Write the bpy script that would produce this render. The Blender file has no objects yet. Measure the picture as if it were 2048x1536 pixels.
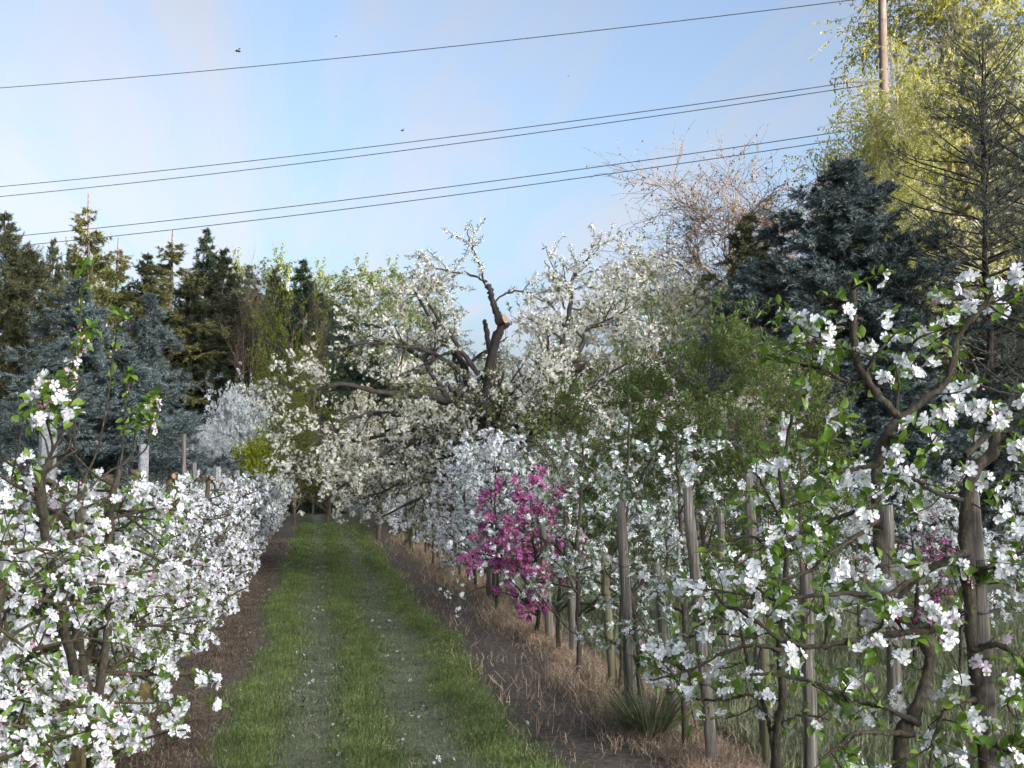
import bpy, math
import numpy as np
from mathutils import Matrix, Vector, Euler

S = bpy.context.scene
COL = S.collection
R_ = math.radians

# ------------------------------------------------------------------ camera
F_PX = 2600.0                       # focal length for a 2048 px wide picture
CAM_H = 1.75
PITCH = math.atan(177 / F_PX)
YAW = math.atan(389 / F_PX * math.cos(PITCH))
cd = bpy.data.cameras.new('camera')
cam = bpy.data.objects.new('camera', cd)
COL.objects.link(cam)
cam.location = (0, 0, CAM_H)
cam.rotation_euler = (R_(90) + PITCH, 0, -YAW)
cd.sensor_width = 36
cd.lens = 36 * F_PX / 2048
cd.clip_start = 0.05
cd.clip_end = 3000
S.camera = cam
CAM_M = Euler(cam.rotation_euler).to_matrix()


def at(px, py, Y):
    """world point seen at photo pixel (px, py) at distance Y along the rows"""
    d = CAM_M @ Vector(((px - 1024) / F_PX, (768 - py) / F_PX, -1))
    t = Y / d.y
    return np.array([d.x * t, Y, CAM_H + d.z * t])


# ------------------------------------------------------------------ sky, sun, exposure
SUN_EL = R_(10.0)
LX, LY = -0.6, 0.8                  # the way the light travels over the ground
w = bpy.data.worlds.new('World')
S.world = w
w.use_nodes = True
wt = w.node_tree
for n in list(wt.nodes):
    wt.nodes.remove(n)


def N(t, kind, **kw):
    n = t.nodes.new(kind)
    for k, v in kw.items():
        setattr(n, k, v)
    return n


sky = N(wt, 'ShaderNodeTexSky', sky_type='NISHITA')
sky.sun_disc = False
sky.sun_elevation = SUN_EL
sky.sun_rotation = math.atan2(-LX, -LY)
sky.altitude = 100
sky.air_density = 1.0
sky.dust_density = 4.5
sky.ozone_density = 3.5
tc = N(wt, 'ShaderNodeTexCoord')
sep = N(wt, 'ShaderNodeSeparateXYZ')
wt.links.new(tc.outputs['Generated'], sep.inputs[0])
zc = N(wt, 'ShaderNodeMath', operation='MAXIMUM'); zc.inputs[1].default_value = 0.06
wt.links.new(sep.outputs['Z'], zc.inputs[0])
dv = N(wt, 'ShaderNodeVectorMath', operation='DIVIDE')
cb = N(wt, 'ShaderNodeCombineXYZ')
for k in 'XYZ':
    wt.links.new(zc.outputs[0], cb.inputs[k])
wt.links.new(tc.outputs['Generated'], dv.inputs[0])
wt.links.new(cb.outputs[0], dv.inputs[1])
mp = N(wt, 'ShaderNodeMapping')
mp.inputs['Rotation'].default_value = (0, 0, R_(28))
mp.inputs['Scale'].default_value = (0.80, 0.11, 0)
wt.links.new(dv.outputs[0], mp.inputs[0])
nz = N(wt, 'ShaderNodeTexNoise')
nz.inputs['Scale'].default_value = 2.4
nz.inputs['Detail'].default_value = 7
nz.inputs['Roughness'].default_value = 0.55
nz.inputs['Distortion'].default_value = 0.6
wt.links.new(mp.outputs[0], nz.inputs['Vector'])
rp = N(wt, 'ShaderNodeMapRange')
rp.inputs[1].default_value = 0.42; rp.inputs[2].default_value = 0.62
rp.inputs[3].default_value = 0.45; rp.inputs[4].default_value = 0.92
wt.links.new(nz.outputs['Fac'], rp.inputs[0])
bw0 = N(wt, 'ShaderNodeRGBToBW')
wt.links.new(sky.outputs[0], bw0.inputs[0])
# contrast curve put on the sky: brighter sunward to light the foreground, duller away
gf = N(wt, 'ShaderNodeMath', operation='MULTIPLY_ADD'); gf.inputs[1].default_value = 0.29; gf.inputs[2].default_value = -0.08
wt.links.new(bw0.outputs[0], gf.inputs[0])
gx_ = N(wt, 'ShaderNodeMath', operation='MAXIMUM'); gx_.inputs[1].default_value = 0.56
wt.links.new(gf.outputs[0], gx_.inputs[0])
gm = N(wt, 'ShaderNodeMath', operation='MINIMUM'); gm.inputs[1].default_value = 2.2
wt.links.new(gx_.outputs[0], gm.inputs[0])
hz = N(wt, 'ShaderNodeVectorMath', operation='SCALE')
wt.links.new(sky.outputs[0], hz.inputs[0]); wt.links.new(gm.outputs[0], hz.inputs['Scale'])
bw = N(wt, 'ShaderNodeRGBToBW')
wt.links.new(hz.outputs[0], bw.inputs[0])
cl = N(wt, 'ShaderNodeMixRGB', blend_type='MULTIPLY'); cl.inputs[0].default_value = 1
cl.inputs[2].default_value = (0.99, 1.06, 1.22, 1)
wt.links.new(bw.outputs[0], cl.inputs[1])
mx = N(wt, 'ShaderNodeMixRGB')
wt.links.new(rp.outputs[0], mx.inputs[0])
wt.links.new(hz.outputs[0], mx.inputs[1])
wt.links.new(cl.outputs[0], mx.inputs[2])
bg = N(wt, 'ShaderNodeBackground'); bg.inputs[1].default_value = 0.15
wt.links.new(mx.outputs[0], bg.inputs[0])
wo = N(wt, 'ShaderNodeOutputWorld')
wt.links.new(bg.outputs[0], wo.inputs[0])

sd = bpy.data.lights.new('sun', 'SUN')
sd.energy = 2.0
sd.angle = R_(0.5)
sd.color = (1.0, 0.86, 0.66)
so = bpy.data.objects.new('sun', sd)
COL.objects.link(so)
so.rotation_euler = Vector((LX * math.cos(SUN_EL), LY * math.cos(SUN_EL), -math.sin(SUN_EL))).to_track_quat('-Z', 'Y').to_euler()

S.view_settings.view_transform = 'Standard'
S.view_settings.look = 'None'
S.view_settings.exposure = 2.45
S.view_settings.gamma = 1
S.render.engine = 'CYCLES'
S.cycles.max_bounces = 7
S.cycles.diffuse_bounces = 6
S.cycles.transmission_bounces = 4
S.cycles.glossy_bounces = 2
S.cycles.caustics_reflective = False
S.cycles.caustics_refractive = False


# ------------------------------------------------------------------ materials
def base_mat(name):
    m = bpy.data.materials.new(name)
    m.use_nodes = True
    t = m.node_tree
    for n in list(t.nodes):
        t.nodes.remove(n)
    return m, t, N(t, 'ShaderNodeOutputMaterial')


def ramp(t, stops, interp='LINEAR'):
    r = N(t, 'ShaderNodeValToRGB')
    e = r.color_ramp
    e.interpolation = interp
    while len(e.elements) < len(stops):
        e.elements.new(0.5)
    for el, (p, c) in zip(e.elements, stops):
        el.position = p
        el.color = (*c, 1)
    return r


def foliage(name, stops, trans=0.35, tcol=None, patch=0.0, pscale=1.5, gloss=0.0):
    """thin leaf, needle or petal: every separate leaf picks its own colour"""
    m, t, out = base_mat(name)
    g = N(t, 'ShaderNodeNewGeometry')
    r = ramp(t, stops)
    t.links.new(g.outputs['Random Per Island'], r.inputs[0])
    col = r.outputs[0]
    if patch:
        nz = N(t, 'ShaderNodeTexNoise'); nz.inputs['Scale'].default_value = pscale
        t.links.new(g.outputs['Position'], nz.inputs['Vector'])
        mr = N(t, 'ShaderNodeMapRange')
        mr.inputs[1].default_value = 0.3; mr.inputs[2].default_value = 0.7
        mr.inputs[3].default_value = 1 - patch; mr.inputs[4].default_value = 1 + patch
        t.links.new(nz.outputs['Fac'], mr.inputs[0])
        mm = N(t, 'ShaderNodeVectorMath', operation='SCALE')
        t.links.new(col, mm.inputs[0]); t.links.new(mr.outputs[0], mm.inputs['Scale'])
        col = mm.outputs[0]
    a = N(t, 'ShaderNodeBsdfDiffuse'); b = N(t, 'ShaderNodeBsdfTranslucent')
    t.links.new(col, a.inputs[0])
    if tcol:
        tm = N(t, 'ShaderNodeMixRGB', blend_type='MULTIPLY'); tm.inputs[0].default_value = 1
        tm.inputs[2].default_value = (*tcol, 1)
        t.links.new(col, tm.inputs[1]); t.links.new(tm.outputs[0], b.inputs[0])
    else:
        t.links.new(col, b.inputs[0])
    x = N(t, 'ShaderNodeMixShader'); x.inputs[0].default_value = trans
    t.links.new(a.outputs[0], x.inputs[1]); t.links.new(b.outputs[0], x.inputs[2])
    res = x.outputs[0]
    if gloss:
        gl = N(t, 'ShaderNodeBsdfGlossy'); gl.inputs['Roughness'].default_value = 0.4
        y = N(t, 'ShaderNodeMixShader'); y.inputs[0].default_value = gloss
        t.links.new(res, y.inputs[1]); t.links.new(gl.outputs[0], y.inputs[2]); res = y.outputs[0]
    t.links.new(res, out.inputs[0])
    return m


def solid(name, stops, scale=(8, 8, 8), detail=6, rough=0.85, bump=0.4, bscale=None, wave=False):
    """bark, wood, concrete, metal: noise-mottled colour with bump"""
    m, t, out = base_mat(name)
    tcn = N(t, 'ShaderNodeTexCoord')
    mp = N(t, 'ShaderNodeMapping'); mp.inputs['Scale'].default_value = scale
    t.links.new(tcn.outputs['Object'], mp.inputs[0])
    nz = N(t, 'ShaderNodeTexNoise'); nz.inputs['Scale'].default_value = 1
    nz.inputs['Detail'].default_value = detail; nz.inputs['Roughness'].default_value = 0.65
    t.links.new(mp.outputs[0], nz.inputs['Vector'])
    r = ramp(t, stops)
    t.links.new(nz.outputs['Fac'], r.inputs[0])
    p = N(t, 'ShaderNodeBsdfPrincipled'); p.inputs['Roughness'].default_value = rough
    t.links.new(r.outputs[0], p.inputs['Base Color'])
    if bump:
        b = N(t, 'ShaderNodeBump'); b.inputs['Strength'].default_value = bump; b.inputs['Distance'].default_value = 0.01
        t.links.new(nz.outputs['Fac'], b.inputs['Height']); t.links.new(b.outputs[0], p.inputs['Normal'])
    t.links.new(p.outputs[0], out.inputs[0])
    return m


M = {}
W = (0.90, 0.895, 0.885)
M['petal'] = foliage('apple_petal', [(0, W), (0.75, (0.88, 0.875, 0.87)), (0.92, (0.80, 0.74, 0.76)), (1, (0.74, 0.54, 0.60))], 0.30)
M['petal_w'] = foliage('white_petal', [(0, W), (0.8, (0.88, 0.88, 0.87)), (0.95, (0.78, 0.74, 0.73)), (1, (0.66, 0.56, 0.52))], 0.30)
M['petal_blush'] = foliage('blush_petal', [(0, W), (0.35, (0.86, 0.76, 0.82)), (1, (0.82, 0.55, 0.70))], 0.3)
M['petal_cherry'] = foliage('cherry_petal', [(0, (0.86, 0.83, 0.72)), (0.6, (0.88, 0.84, 0.74)), (0.85, (0.78, 0.71, 0.60)), (1, (0.60, 0.50, 0.42))], 0.35)
M['petal_pear'] = foliage('pear_petal', [(0, (0.66, 0.60, 0.44)), (1, (0.80, 0.74, 0.58))], 0.35)
M['petal_pink'] = foliage('crab_petal', [(0, (0.34, 0.05, 0.19)), (0.5, (0.52, 0.12, 0.33)), (0.85, (0.64, 0.25, 0.46)), (1, (0.74, 0.45, 0.60))], 0.3)
M['petal_sloe'] = foliage('sloe_petal', [(0, (0.30, 0.32, 0.31)), (1, (0.66, 0.67, 0.64))], 0.2)
M['bud'] = foliage('pink_bud', [(0, (0.62, 0.13, 0.22)), (0.5, (0.78, 0.36, 0.46)), (1, (0.85, 0.66, 0.72))], 0.1)
M['stamen'] = foliage('stamen', [(0, (0.55, 0.52, 0.18)), (1, (0.68, 0.62, 0.30))], 0.1)
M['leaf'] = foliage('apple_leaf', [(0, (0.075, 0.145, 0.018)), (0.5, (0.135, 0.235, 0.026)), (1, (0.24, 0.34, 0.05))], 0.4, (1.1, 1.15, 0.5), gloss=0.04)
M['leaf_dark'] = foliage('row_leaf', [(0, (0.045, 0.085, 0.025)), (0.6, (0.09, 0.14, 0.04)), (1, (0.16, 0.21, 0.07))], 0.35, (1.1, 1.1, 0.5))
M['leaf_silver'] = foliage('downy_leaf', [(0, (0.10, 0.15, 0.06)), (0.5, (0.20, 0.26, 0.14)), (1, (0.42, 0.48, 0.36))], 0.3)
M['leaf_sap'] = foliage('sapling_leaf', [(0, (0.095, 0.145, 0.04)), (0.5, (0.155, 0.22, 0.07)), (0.9, (0.22, 0.28, 0.10)), (1, (0.27, 0.20, 0.09))], 0.4, (1.1, 1.1, 0.5), 0.2)
M['leaf_cherry'] = foliage('cherry_leaf', [(0, (0.12, 0.15, 0.04)), (0.6, (0.21, 0.25, 0.07)), (1, (0.24, 0.17, 0.08))], 0.4)
M['leaf_bronze'] = foliage('bronze_leaf', [(0, (0.08, 0.04, 0.03)), (1, (0.13, 0.12, 0.05))], 0.3)
M['leaf_birch'] = foliage('birch_leaf', [(0, (0.22, 0.24, 0.045)), (0.5, (0.36, 0.36, 0.075)), (1, (0.48, 0.45, 0.13))], 0.45, (1.05, 1.05, 0.45), 0.25, 0.6)
M['leaf_wood'] = foliage('wood_leaf', [(0, (0.10, 0.14, 0.05)), (1, (0.23, 0.27, 0.11))], 0.4, None, 0.2, 0.5)
M['leaf_lime'] = foliage('forsythia_leaf', [(0, (0.13, 0.17, 0.015)), (0.6, (0.26, 0.30, 0.025)), (1, (0.48, 0.48, 0.05))], 0.25)
M['leaf_shrub'] = foliage('shrub_leaf', [(0, (0.07, 0.10, 0.012)), (1, (0.17, 0.19, 0.03))], 0.35)
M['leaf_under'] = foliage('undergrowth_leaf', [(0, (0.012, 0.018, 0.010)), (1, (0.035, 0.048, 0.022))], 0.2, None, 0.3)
M['needle_blue'] = foliage('blue_needle', [(0, (0.035, 0.055, 0.058)), (0.5, (0.115, 0.145, 0.136)), (0.88, (0.235, 0.275, 0.25)), (1, (0.36, 0.38, 0.31))], 0.05, None, 0.45, 1.3)
M['needle_dark'] = foliage('dark_needle', [(0, (0.024, 0.038, 0.029)), (0.7, (0.052, 0.072, 0.048)), (1, (0.095, 0.11, 0.062))], 0.05, None, 0.3, 0.8)
M['needle_brown'] = foliage('brown_needle', [(0, (0.022, 0.028, 0.017)), (0.7, (0.042, 0.048, 0.026)), (1, (0.085, 0.082, 0.042))], 0.05, None, 0.3, 0.8)
M['needle_olive'] = foliage('olive_needle', [(0, (0.055, 0.062, 0.030)), (0.6, (0.11, 0.115, 0.055)), (1, (0.22, 0.20, 0.10))], 0.08, None, 0.25, 0.8)
M['needle_larch'] = foliage('larch_needle', [(0, (0.11, 0.115, 0.04)), (0.6, (0.18, 0.175, 0.06)), (1, (0.27, 0.24, 0.10))], 0.3, None, 0.2)
M['needle_grey'] = foliage('grey_needle', [(0, (0.08, 0.088, 0.065)), (0.6, (0.14, 0.148, 0.11)), (1, (0.23, 0.23, 0.17))], 0.05, None, 0.2)
M['bark_apple'] = solid('apple_bark', [(0.3, (0.018, 0.013, 0.009)), (0.5, (0.050, 0.038, 0.024)), (0.62, (0.085, 0.072, 0.036)), (0.8, (0.17, 0.15, 0.11))], (60, 60, 34), 10, 0.95, 1.0)
M['bark_row'] = M['bark_apple']
M['bark_moss'] = solid('mossy_bark', [(0.3, (0.06, 0.045, 0.02)), (0.5, (0.16, 0.125, 0.04)), (0.7, (0.25, 0.20, 0.07))], (26, 26, 16), 8, 0.9, 0.8)
M['bark_dark'] = solid('dark_bark', [(0.3, (0.014, 0.011, 0.009)), (0.55, (0.045, 0.035, 0.027)), (0.75, (0.09, 0.072, 0.05))], (14, 14, 5), 8, 0.95, 0.9)
M['bark_brown'] = solid('brown_bark', [(0.3, (0.07, 0.045, 0.03)), (0.7, (0.19, 0.13, 0.085))], (9, 9, 3), 6, 0.9, 0.5)
M['bark_tan'] = solid('tan_bark', [(0.3, (0.13, 0.085, 0.05)), (0.7, (0.30, 0.20, 0.12))], (9, 9, 3), 6, 0.9, 0.5)
M['bark_grey'] = solid('grey_bark', [(0.3, (0.06, 0.055, 0.05)), (0.7, (0.17, 0.16, 0.14))], (9, 9, 3), 6, 0.9, 0.5)
M['bark_birch'] = solid('birch_bark', [(0.35, (0.10, 0.09, 0.08)), (0.45, (0.52, 0.48, 0.42)), (0.8, (0.68, 0.64, 0.56))], (3, 3, 12), 6, 0.8, 0.2)
M['cut'] = solid('cut_wood', [(0.3, (0.20, 0.13, 0.075)), (0.7, (0.36, 0.26, 0.16))], (40, 40, 40), 4, 0.8, 0.1)
M['post'] = solid('weathered_post', [(0.32, (0.035, 0.028, 0.021)), (0.46, (0.105, 0.087, 0.066)), (0.56, (0.17, 0.148, 0.117)), (0.70, (0.32, 0.295, 0.25))], (75, 75, 2.4), 10, 0.95, 1.0)
M['post_green'] = solid('mossy_post', [(0.25, (0.07, 0.06, 0.03)), (0.5, (0.15, 0.135, 0.07)), (0.75, (0.23, 0.20, 0.12))], (55, 55, 2.2), 8, 0.9, 0.8)
M['concrete'] = solid('concrete', [(0.3, (0.12, 0.12, 0.115)), (0.5, (0.25, 0.25, 0.245)), (0.7, (0.40, 0.40, 0.39))], (45, 45, 45), 8, 0.95, 0.7)
M['wire'] = solid('wire', [(0.3, (0.06, 0.06, 0.065)), (0.7, (0.12, 0.12, 0.13))], (5, 5, 5), 2, 0.5, 0)
M['tube'] = solid('galvanised_tube', [(0.3, (0.30, 0.32, 0.35)), (0.7, (0.42, 0.44, 0.47))], (5, 5, 5), 3, 0.45, 0)
M['black'] = solid('black_plastic', [(0.3, (0.012, 0.012, 0.014)), (0.7, (0.03, 0.03, 0.03))], (5, 5, 5), 2, 0.5, 0)
M['cable'] = solid('cable', [(0.3, (0.05, 0.06, 0.08)), (0.7, (0.08, 0.09, 0.11))], (1, 1, 1), 2, 0.6, 0)
M['mast'] = solid('mast_steel', [(0.3, (0.075, 0.054, 0.042)), (0.5, (0.12, 0.087, 0.066)), (0.7, (0.18, 0.145, 0.12))], (3, 3, 0.6), 6, 0.8, 0.1)
M['grass'] = foliage('grass_blade', [(0, (0.105, 0.145, 0.036)), (0.6, (0.175, 0.225, 0.066)), (1, (0.29, 0.32, 0.14))], 0.35, None, 0.35, 2.5)
M['grass_dull'] = foliage('dull_grass_blade', [(0, (0.125, 0.145, 0.065)), (0.7, (0.215, 0.23, 0.125)), (1, (0.35, 0.335, 0.22))], 0.3, None, 0.3, 2.0)
M['leaf_weed'] = foliage('weed_leaf', [(0, (0.06, 0.10, 0.03)), (1, (0.13, 0.18, 0.07))], 0.3)
M['straw'] = foliage('straw', [(0, (0.19, 0.12, 0.08)), (0.6, (0.36, 0.26, 0.17)), (1, (0.52, 0.42, 0.30))], 0.2, None, 0.3, 3)
M['litter'] = foliage('leaf_litter', [(0, (0.07, 0.05, 0.036)), (0.7, (0.16, 0.115, 0.08)), (1, (0.36, 0.28, 0.20))], 0.15, None, 0.35, 3)
M['bee'] = solid('bee', [(0.4, (0.02, 0.016, 0.012)), (0.6, (0.08, 0.055, 0.02))], (200, 200, 200), 2, 0.7, 0)
M['wing'] = foliage('bee_wing', [(0, (0.25, 0.25, 0.27)), (1, (0.3, 0.3, 0.32))], 0.6)
M['shed_wall'] = solid('grey_boards', [(0.3, (0.13, 0.12, 0.13)), (0.7, (0.22, 0.205, 0.22))], (2, 2, 12), 5, 0.9, 0.3)
M['shed_roof'] = solid('roof_felt', [(0.3, (0.10, 0.085, 0.095)), (0.7, (0.17, 0.15, 0.16))], (4, 4, 4), 5, 0.9, 0.3)


def mossy_foot():
    m = solid('row_bark', [(0.3, (0.025, 0.018, 0.011)), (0.5, (0.07, 0.053, 0.030)), (0.65, (0.115, 0.095, 0.045)), (0.8, (0.20, 0.18, 0.12))], (30, 30, 14), 9, 0.95, 1.0)
    t = m.node_tree
    p = next(n for n in t.nodes if n.type == 'BSDF_PRINCIPLED')
    col = p.inputs['Base Color'].links[0].from_socket
    tcn = N(t, 'ShaderNodeTexCoord'); sp = N(t, 'ShaderNodeSeparateXYZ'); t.links.new(tcn.outputs['Object'], sp.inputs[0])
    mr = N(t, 'ShaderNodeMapRange'); mr.inputs[1].default_value = 0.25; mr.inputs[2].default_value = 0.75; mr.inputs[3].default_value = 0.75; mr.inputs[4].default_value = 0.05
    t.links.new(sp.outputs['Z'], mr.inputs[0])
    mx = N(t, 'ShaderNodeMixRGB', blend_type='MIX'); t.links.new(mr.outputs[0], mx.inputs[0]); t.links.new(col, mx.inputs[1])
    nz = N(t, 'ShaderNodeTexNoise'); nz.inputs['Scale'].default_value = 18; nz.inputs['Detail'].default_value = 7
    t.links.new(tcn.outputs['Object'], nz.inputs['Vector'])
    r = ramp(t, [(0.35, (0.06, 0.045, 0.02)), (0.55, (0.17, 0.13, 0.04)), (0.75, (0.27, 0.21, 0.07))])
    t.links.new(nz.outputs['Fac'], r.inputs[0]); t.links.new(r.outputs[0], mx.inputs[2])
    t.links.new(mx.outputs[0], p.inputs['Base Color'])
    return m


M['bark_row'] = mossy_foot()
# ------------------------------------------------------------------ mesh helpers
def nrm(v):
    return v / np.maximum(np.linalg.norm(v, axis=-1, keepdims=True), 1e-9)


def build(name, parts, mats, parent=None, loc=None):
    """parts: (verts, faces, material index, smooth); links them as ONE mesh object"""
    me = bpy.data.meshes.new(name)
    vs, ls, starts, mi, sm = [], [], [], [], []
    nv = nl = 0
    for V, Fa, m_, s_ in parts:
        if len(V) == 0 or len(Fa) == 0:
            continue
        V = np.asarray(V, np.float32).reshape(-1, 3)
        Fa = np.asarray(Fa, np.int32)
        k = Fa.shape[1]
        vs.append(V); ls.append((Fa + nv).ravel())
        starts.append(np.arange(len(Fa)) * k + nl)
        mi.append(np.full(len(Fa), m_)); sm.append(np.full(len(Fa), s_))
        nv += len(V); nl += Fa.size
    V = np.concatenate(vs); L = np.concatenate(ls); st = np.concatenate(starts)
    me.vertices.add(len(V)); me.vertices.foreach_set('co', V.ravel())
    me.loops.add(len(L)); me.loops.foreach_set('vertex_index', L.astype(np.int32))
    me.polygons.add(len(st)); me.polygons.foreach_set('loop_start', st.astype(np.int32))
    for m_ in mats:
        me.materials.append(M[m_])
    me.polygons.foreach_set('material_index', np.concatenate(mi).astype(np.int32))
    me.polygons.foreach_set('use_smooth', np.concatenate(sm).astype(bool))
    me.update(calc_edges=True)
    o = bpy.data.objects.new(name, me)
    COL.objects.link(o)
    if parent is not None:
        o.parent = parent
    if loc is not None:
        o.location = loc
    return o


def tag(o, label, cat, group=None, kind=None):
    o['label'] = label
    o['category'] = cat
    if group:
        o['group'] = group
    if kind:
        o['kind'] = kind
    return o


def structure(o):
    o['kind'] = 'structure'
    return o


def thing(name, label, cat, loc=(0, 0, 0), rz=0, group=None):
    o = bpy.data.objects.new(name, None)
    o.empty_display_size = 0.2
    COL.objects.link(o)
    o.location = loc
    o.rotation_euler = (0, 0, rz)
    return tag(o, label, cat, group)


def dup(root, loc, rz=0, scale=(1, 1, 1), label=None, group=None):
    r = root.copy(); COL.objects.link(r)
    r.location = loc; r.rotation_euler = (0, 0, rz); r.scale = scale
    if label: r['label'] = label
    if group: r['group'] = group
    for ch in list(root.children):
        c = ch.copy(); COL.objects.link(c); c.parent = r
        for g in list(ch.children):
            d = g.copy(); COL.objects.link(d); d.parent = c
    return r


def frames(d, spin):
    d = nrm(d)
    a = np.where((np.abs(d[:, 2]) < 0.9)[:, None], np.array([0, 0, 1.0]), np.array([1.0, 0, 0]))
    x = nrm(np.cross(a, d)); y = np.cross(d, x)
    c, s = np.cos(spin)[:, None], np.sin(spin)[:, None]
    return np.stack([x * c + y * s, -x * s + y * c, d], axis=-1)


def inst(T, pos, mats, scale):
    TV, TF = T
    P = len(pos)
    if P == 0:
        return np.zeros((0, 3)), np.zeros((0, TF.shape[1]), int)
    V = np.einsum('pij,nj->pni', mats, TV) * np.asarray(scale).reshape(-1, 1, 1) + pos[:, None, :]
    Fa = TF[None] + (np.arange(P) * len(TV))[:, None, None]
    return V.reshape(-1, 3), Fa.reshape(-1, TF.shape[1])


def tubes(P, Rr, n=5, cap=False):
    T, K, _ = P.shape
    t = nrm(np.gradient(P, axis=1))
    mt = nrm(t.mean(axis=1))
    ref = np.where((np.abs(mt[:, 2]) < 0.75)[:, None], np.array([0, 0, 1.0]), np.array([1.0, 0.05, 0]))[:, None, :]
    x = nrm(np.cross(np.broadcast_to(ref, t.shape), t)); y = np.cross(t, x)
    a = np.arange(n) * 2 * math.pi / n
    ring = x[:, :, None, :] * np.cos(a)[None, None, :, None] + y[:, :, None, :] * np.sin(a)[None, None, :, None]
    V = P[:, :, None, :] + ring * Rr[:, :, None, None]
    if cap:
        V = np.concatenate([V, np.repeat(P[:, -1:, None, :], n, axis=2)], axis=1)
        K += 1
    i = np.arange(K - 1)[:, None] * n
    j = np.arange(n)[None, :]; j2 = (j + 1) % n
    q = np.stack([i + j, i + j2, i + n + j2, i + n + j], axis=-1).reshape(-1, 4)
    Fa = (q[None] + (np.arange(T) * K * n)[:, None, None]).reshape(-1, 4)
    return V.reshape(-1, 3), Fa


def spline(pts, K):
    """Catmull-Rom through the points, K samples evenly spread"""
    p = np.asarray(pts, float)
    p = np.vstack([2 * p[0] - p[1], p, 2 * p[-1] - p[-2]])
    n = len(p) - 3
    u = np.linspace(0, n - 1e-6, K); i = u.astype(int); f = (u - i)[:, None]
    a, b, c, d = p[i], p[i + 1], p[i + 2], p[i + 3]
    return 0.5 * (2 * b + (c - a) * f + (2 * a - 5 * b + 4 * c - d) * f ** 2 + (3 * b - a - 3 * c + d) * f ** 3)


def limb(rng, pts, r0, r1, K=14, wob=0.0, knob=0.12):
    P = spline(pts, K)
    if wob:
        P[1:-1] += rng.normal(0, wob, (K - 2, 3))
    r = np.linspace(r0, r1, K) * (1 + rng.uniform(-knob, knob, K))
    return P, r


def sub(rng, P, Rr, n, L, ang, tr=(0.2, 1), up=0.0, wob=0.15, K=5, rr=0.55, tip=0.35, droop=0.0, rmin=0.002, taperlen=0.0, flat=None):
    T, Kp, _ = P.shape
    idx = np.repeat(np.arange(T), n)
    t = rng.uniform(*tr, len(idx)); tt = t * (Kp - 1)
    i = np.clip(tt.astype(int), 0, Kp - 2); f = (tt - i)[:, None]
    A, B = P[idx, i], P[idx, i + 1]
    st = A * (1 - f) + B * f
    tan = nrm(B - A)
    rad = Rr[idx, i] * (1 - f[:, 0]) + Rr[idx, i + 1] * f[:, 0]
    v = rng.normal(0, 1, tan.shape)
    if flat is not None:
        v[:, 2] *= flat
    perp = nrm(v - tan * (v * tan).sum(1, keepdims=True))
    a = R_(1) * rng.uniform(*ang, len(idx))[:, None]
    d = np.cos(a) * tan + np.sin(a) * perp
    d[:, 2] += up
    d = nrm(d)
    ln = rng.uniform(*L, len(idx)) * (1 - taperlen * t)
    step = (ln / (K - 1))[:, None]
    pts = [st]
    for k in range(K - 1):
        d = d + rng.normal(0, wob, d.shape)
        d[:, 2] -= droop
        d = nrm(d)
        pts.append(pts[-1] + d * step)
    P2 = np.stack(pts, axis=1)
    r0 = np.maximum(rad * rr, rmin)
    R2 = r0[:, None] * np.linspace(1, tip, K)[None]
    return P2, np.maximum(R2, rmin * 0.6)


def along(rng, P, n, tr=(0.1, 1)):
    T, K, _ = P.shape
    idx = np.repeat(np.arange(T), n)
    tt = rng.uniform(*tr, len(idx)) * (K - 1)
    i = np.clip(tt.astype(int), 0, K - 2); f = (tt - i)[:, None]
    return P[idx, i] * (1 - f) + P[idx, i + 1] * f, nrm(P[idx, i + 1] - P[idx, i])


def rdir(rng, n, bias=(0, 0, 0)):
    return nrm(nrm(rng.normal(0, 1, (n, 3))) + np.asarray(bias))


# ------------------------------------------------------------------ leaf, petal and needle templates
def petal_hi():
    V = [(0.03, 0, 0)]
    for r, wd, z in ((0.34, 0.20, 0.10), (0.68, 0.36, 0.22), (0.92, 0.27, 0.33)):
        V += [(r, -wd, z + 0.07 * wd / 0.36), (r, 0, z - 0.02), (r, wd, z + 0.07 * wd / 0.36)]
    V += [(1.0, 0, 0.36)]
    V = np.array(V)
    tri = [(0, 1, 2), (0, 2, 3), (7, 10, 8), (8, 10, 9)]
    quad = [(1, 4, 5, 2), (2, 5, 6, 3), (4, 7, 8, 5), (5, 8, 9, 6)]
    return V, tri, quad


def flower_hi():
    V0, tri, quad = petal_hi()
    Vs, T, Q = [], [], []
    for k in range(5):
        a = k * 2 * math.pi / 5 + (0.08 if k % 2 else -0.06)
        c, s = math.cos(a), math.sin(a)
        tilt = 0.06 * ((k * 7) % 5 - 2)
        X = V0 * (1 + 0.05 * ((k * 3) % 4 - 1.5))
        Z = X[:, 2] + X[:, 0] * tilt
        Vs.append(np.stack([X[:, 0] * c - X[:, 1] * s, X[:, 0] * s + X[:, 1] * c, Z], 1))
        T += [tuple(i + 11 * k for i in f) for f in tri]
        Q += [tuple(i + 11 * k for i in f) for f in quad]
    return np.concatenate(Vs), np.array(T), np.array(Q)


def stamens():
    V, T = [], []
    for k in range(9):
        a = k * 2.4; r = 0.13 + 0.12 * (k % 3) / 2
        x, y = r * math.cos(a), r * math.sin(a)
        b = len(V)
        V += [(x * 0.2 - 0.02, y * 0.2, 0.02), (x * 0.2 + 0.02, y * 0.2, 0.02), (x - 0.035, y, 0.30), (x + 0.035, y, 0.30), (x, y + 0.03, 0.36)]
        T += [(b, b + 1, b + 3), (b, b + 3, b + 2), (b + 2, b + 3, b + 4)]
    return np.array(V), np.array(T)


FL_V, FL_T, FL_Q = flower_hi()
STAM = stamens()


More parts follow.
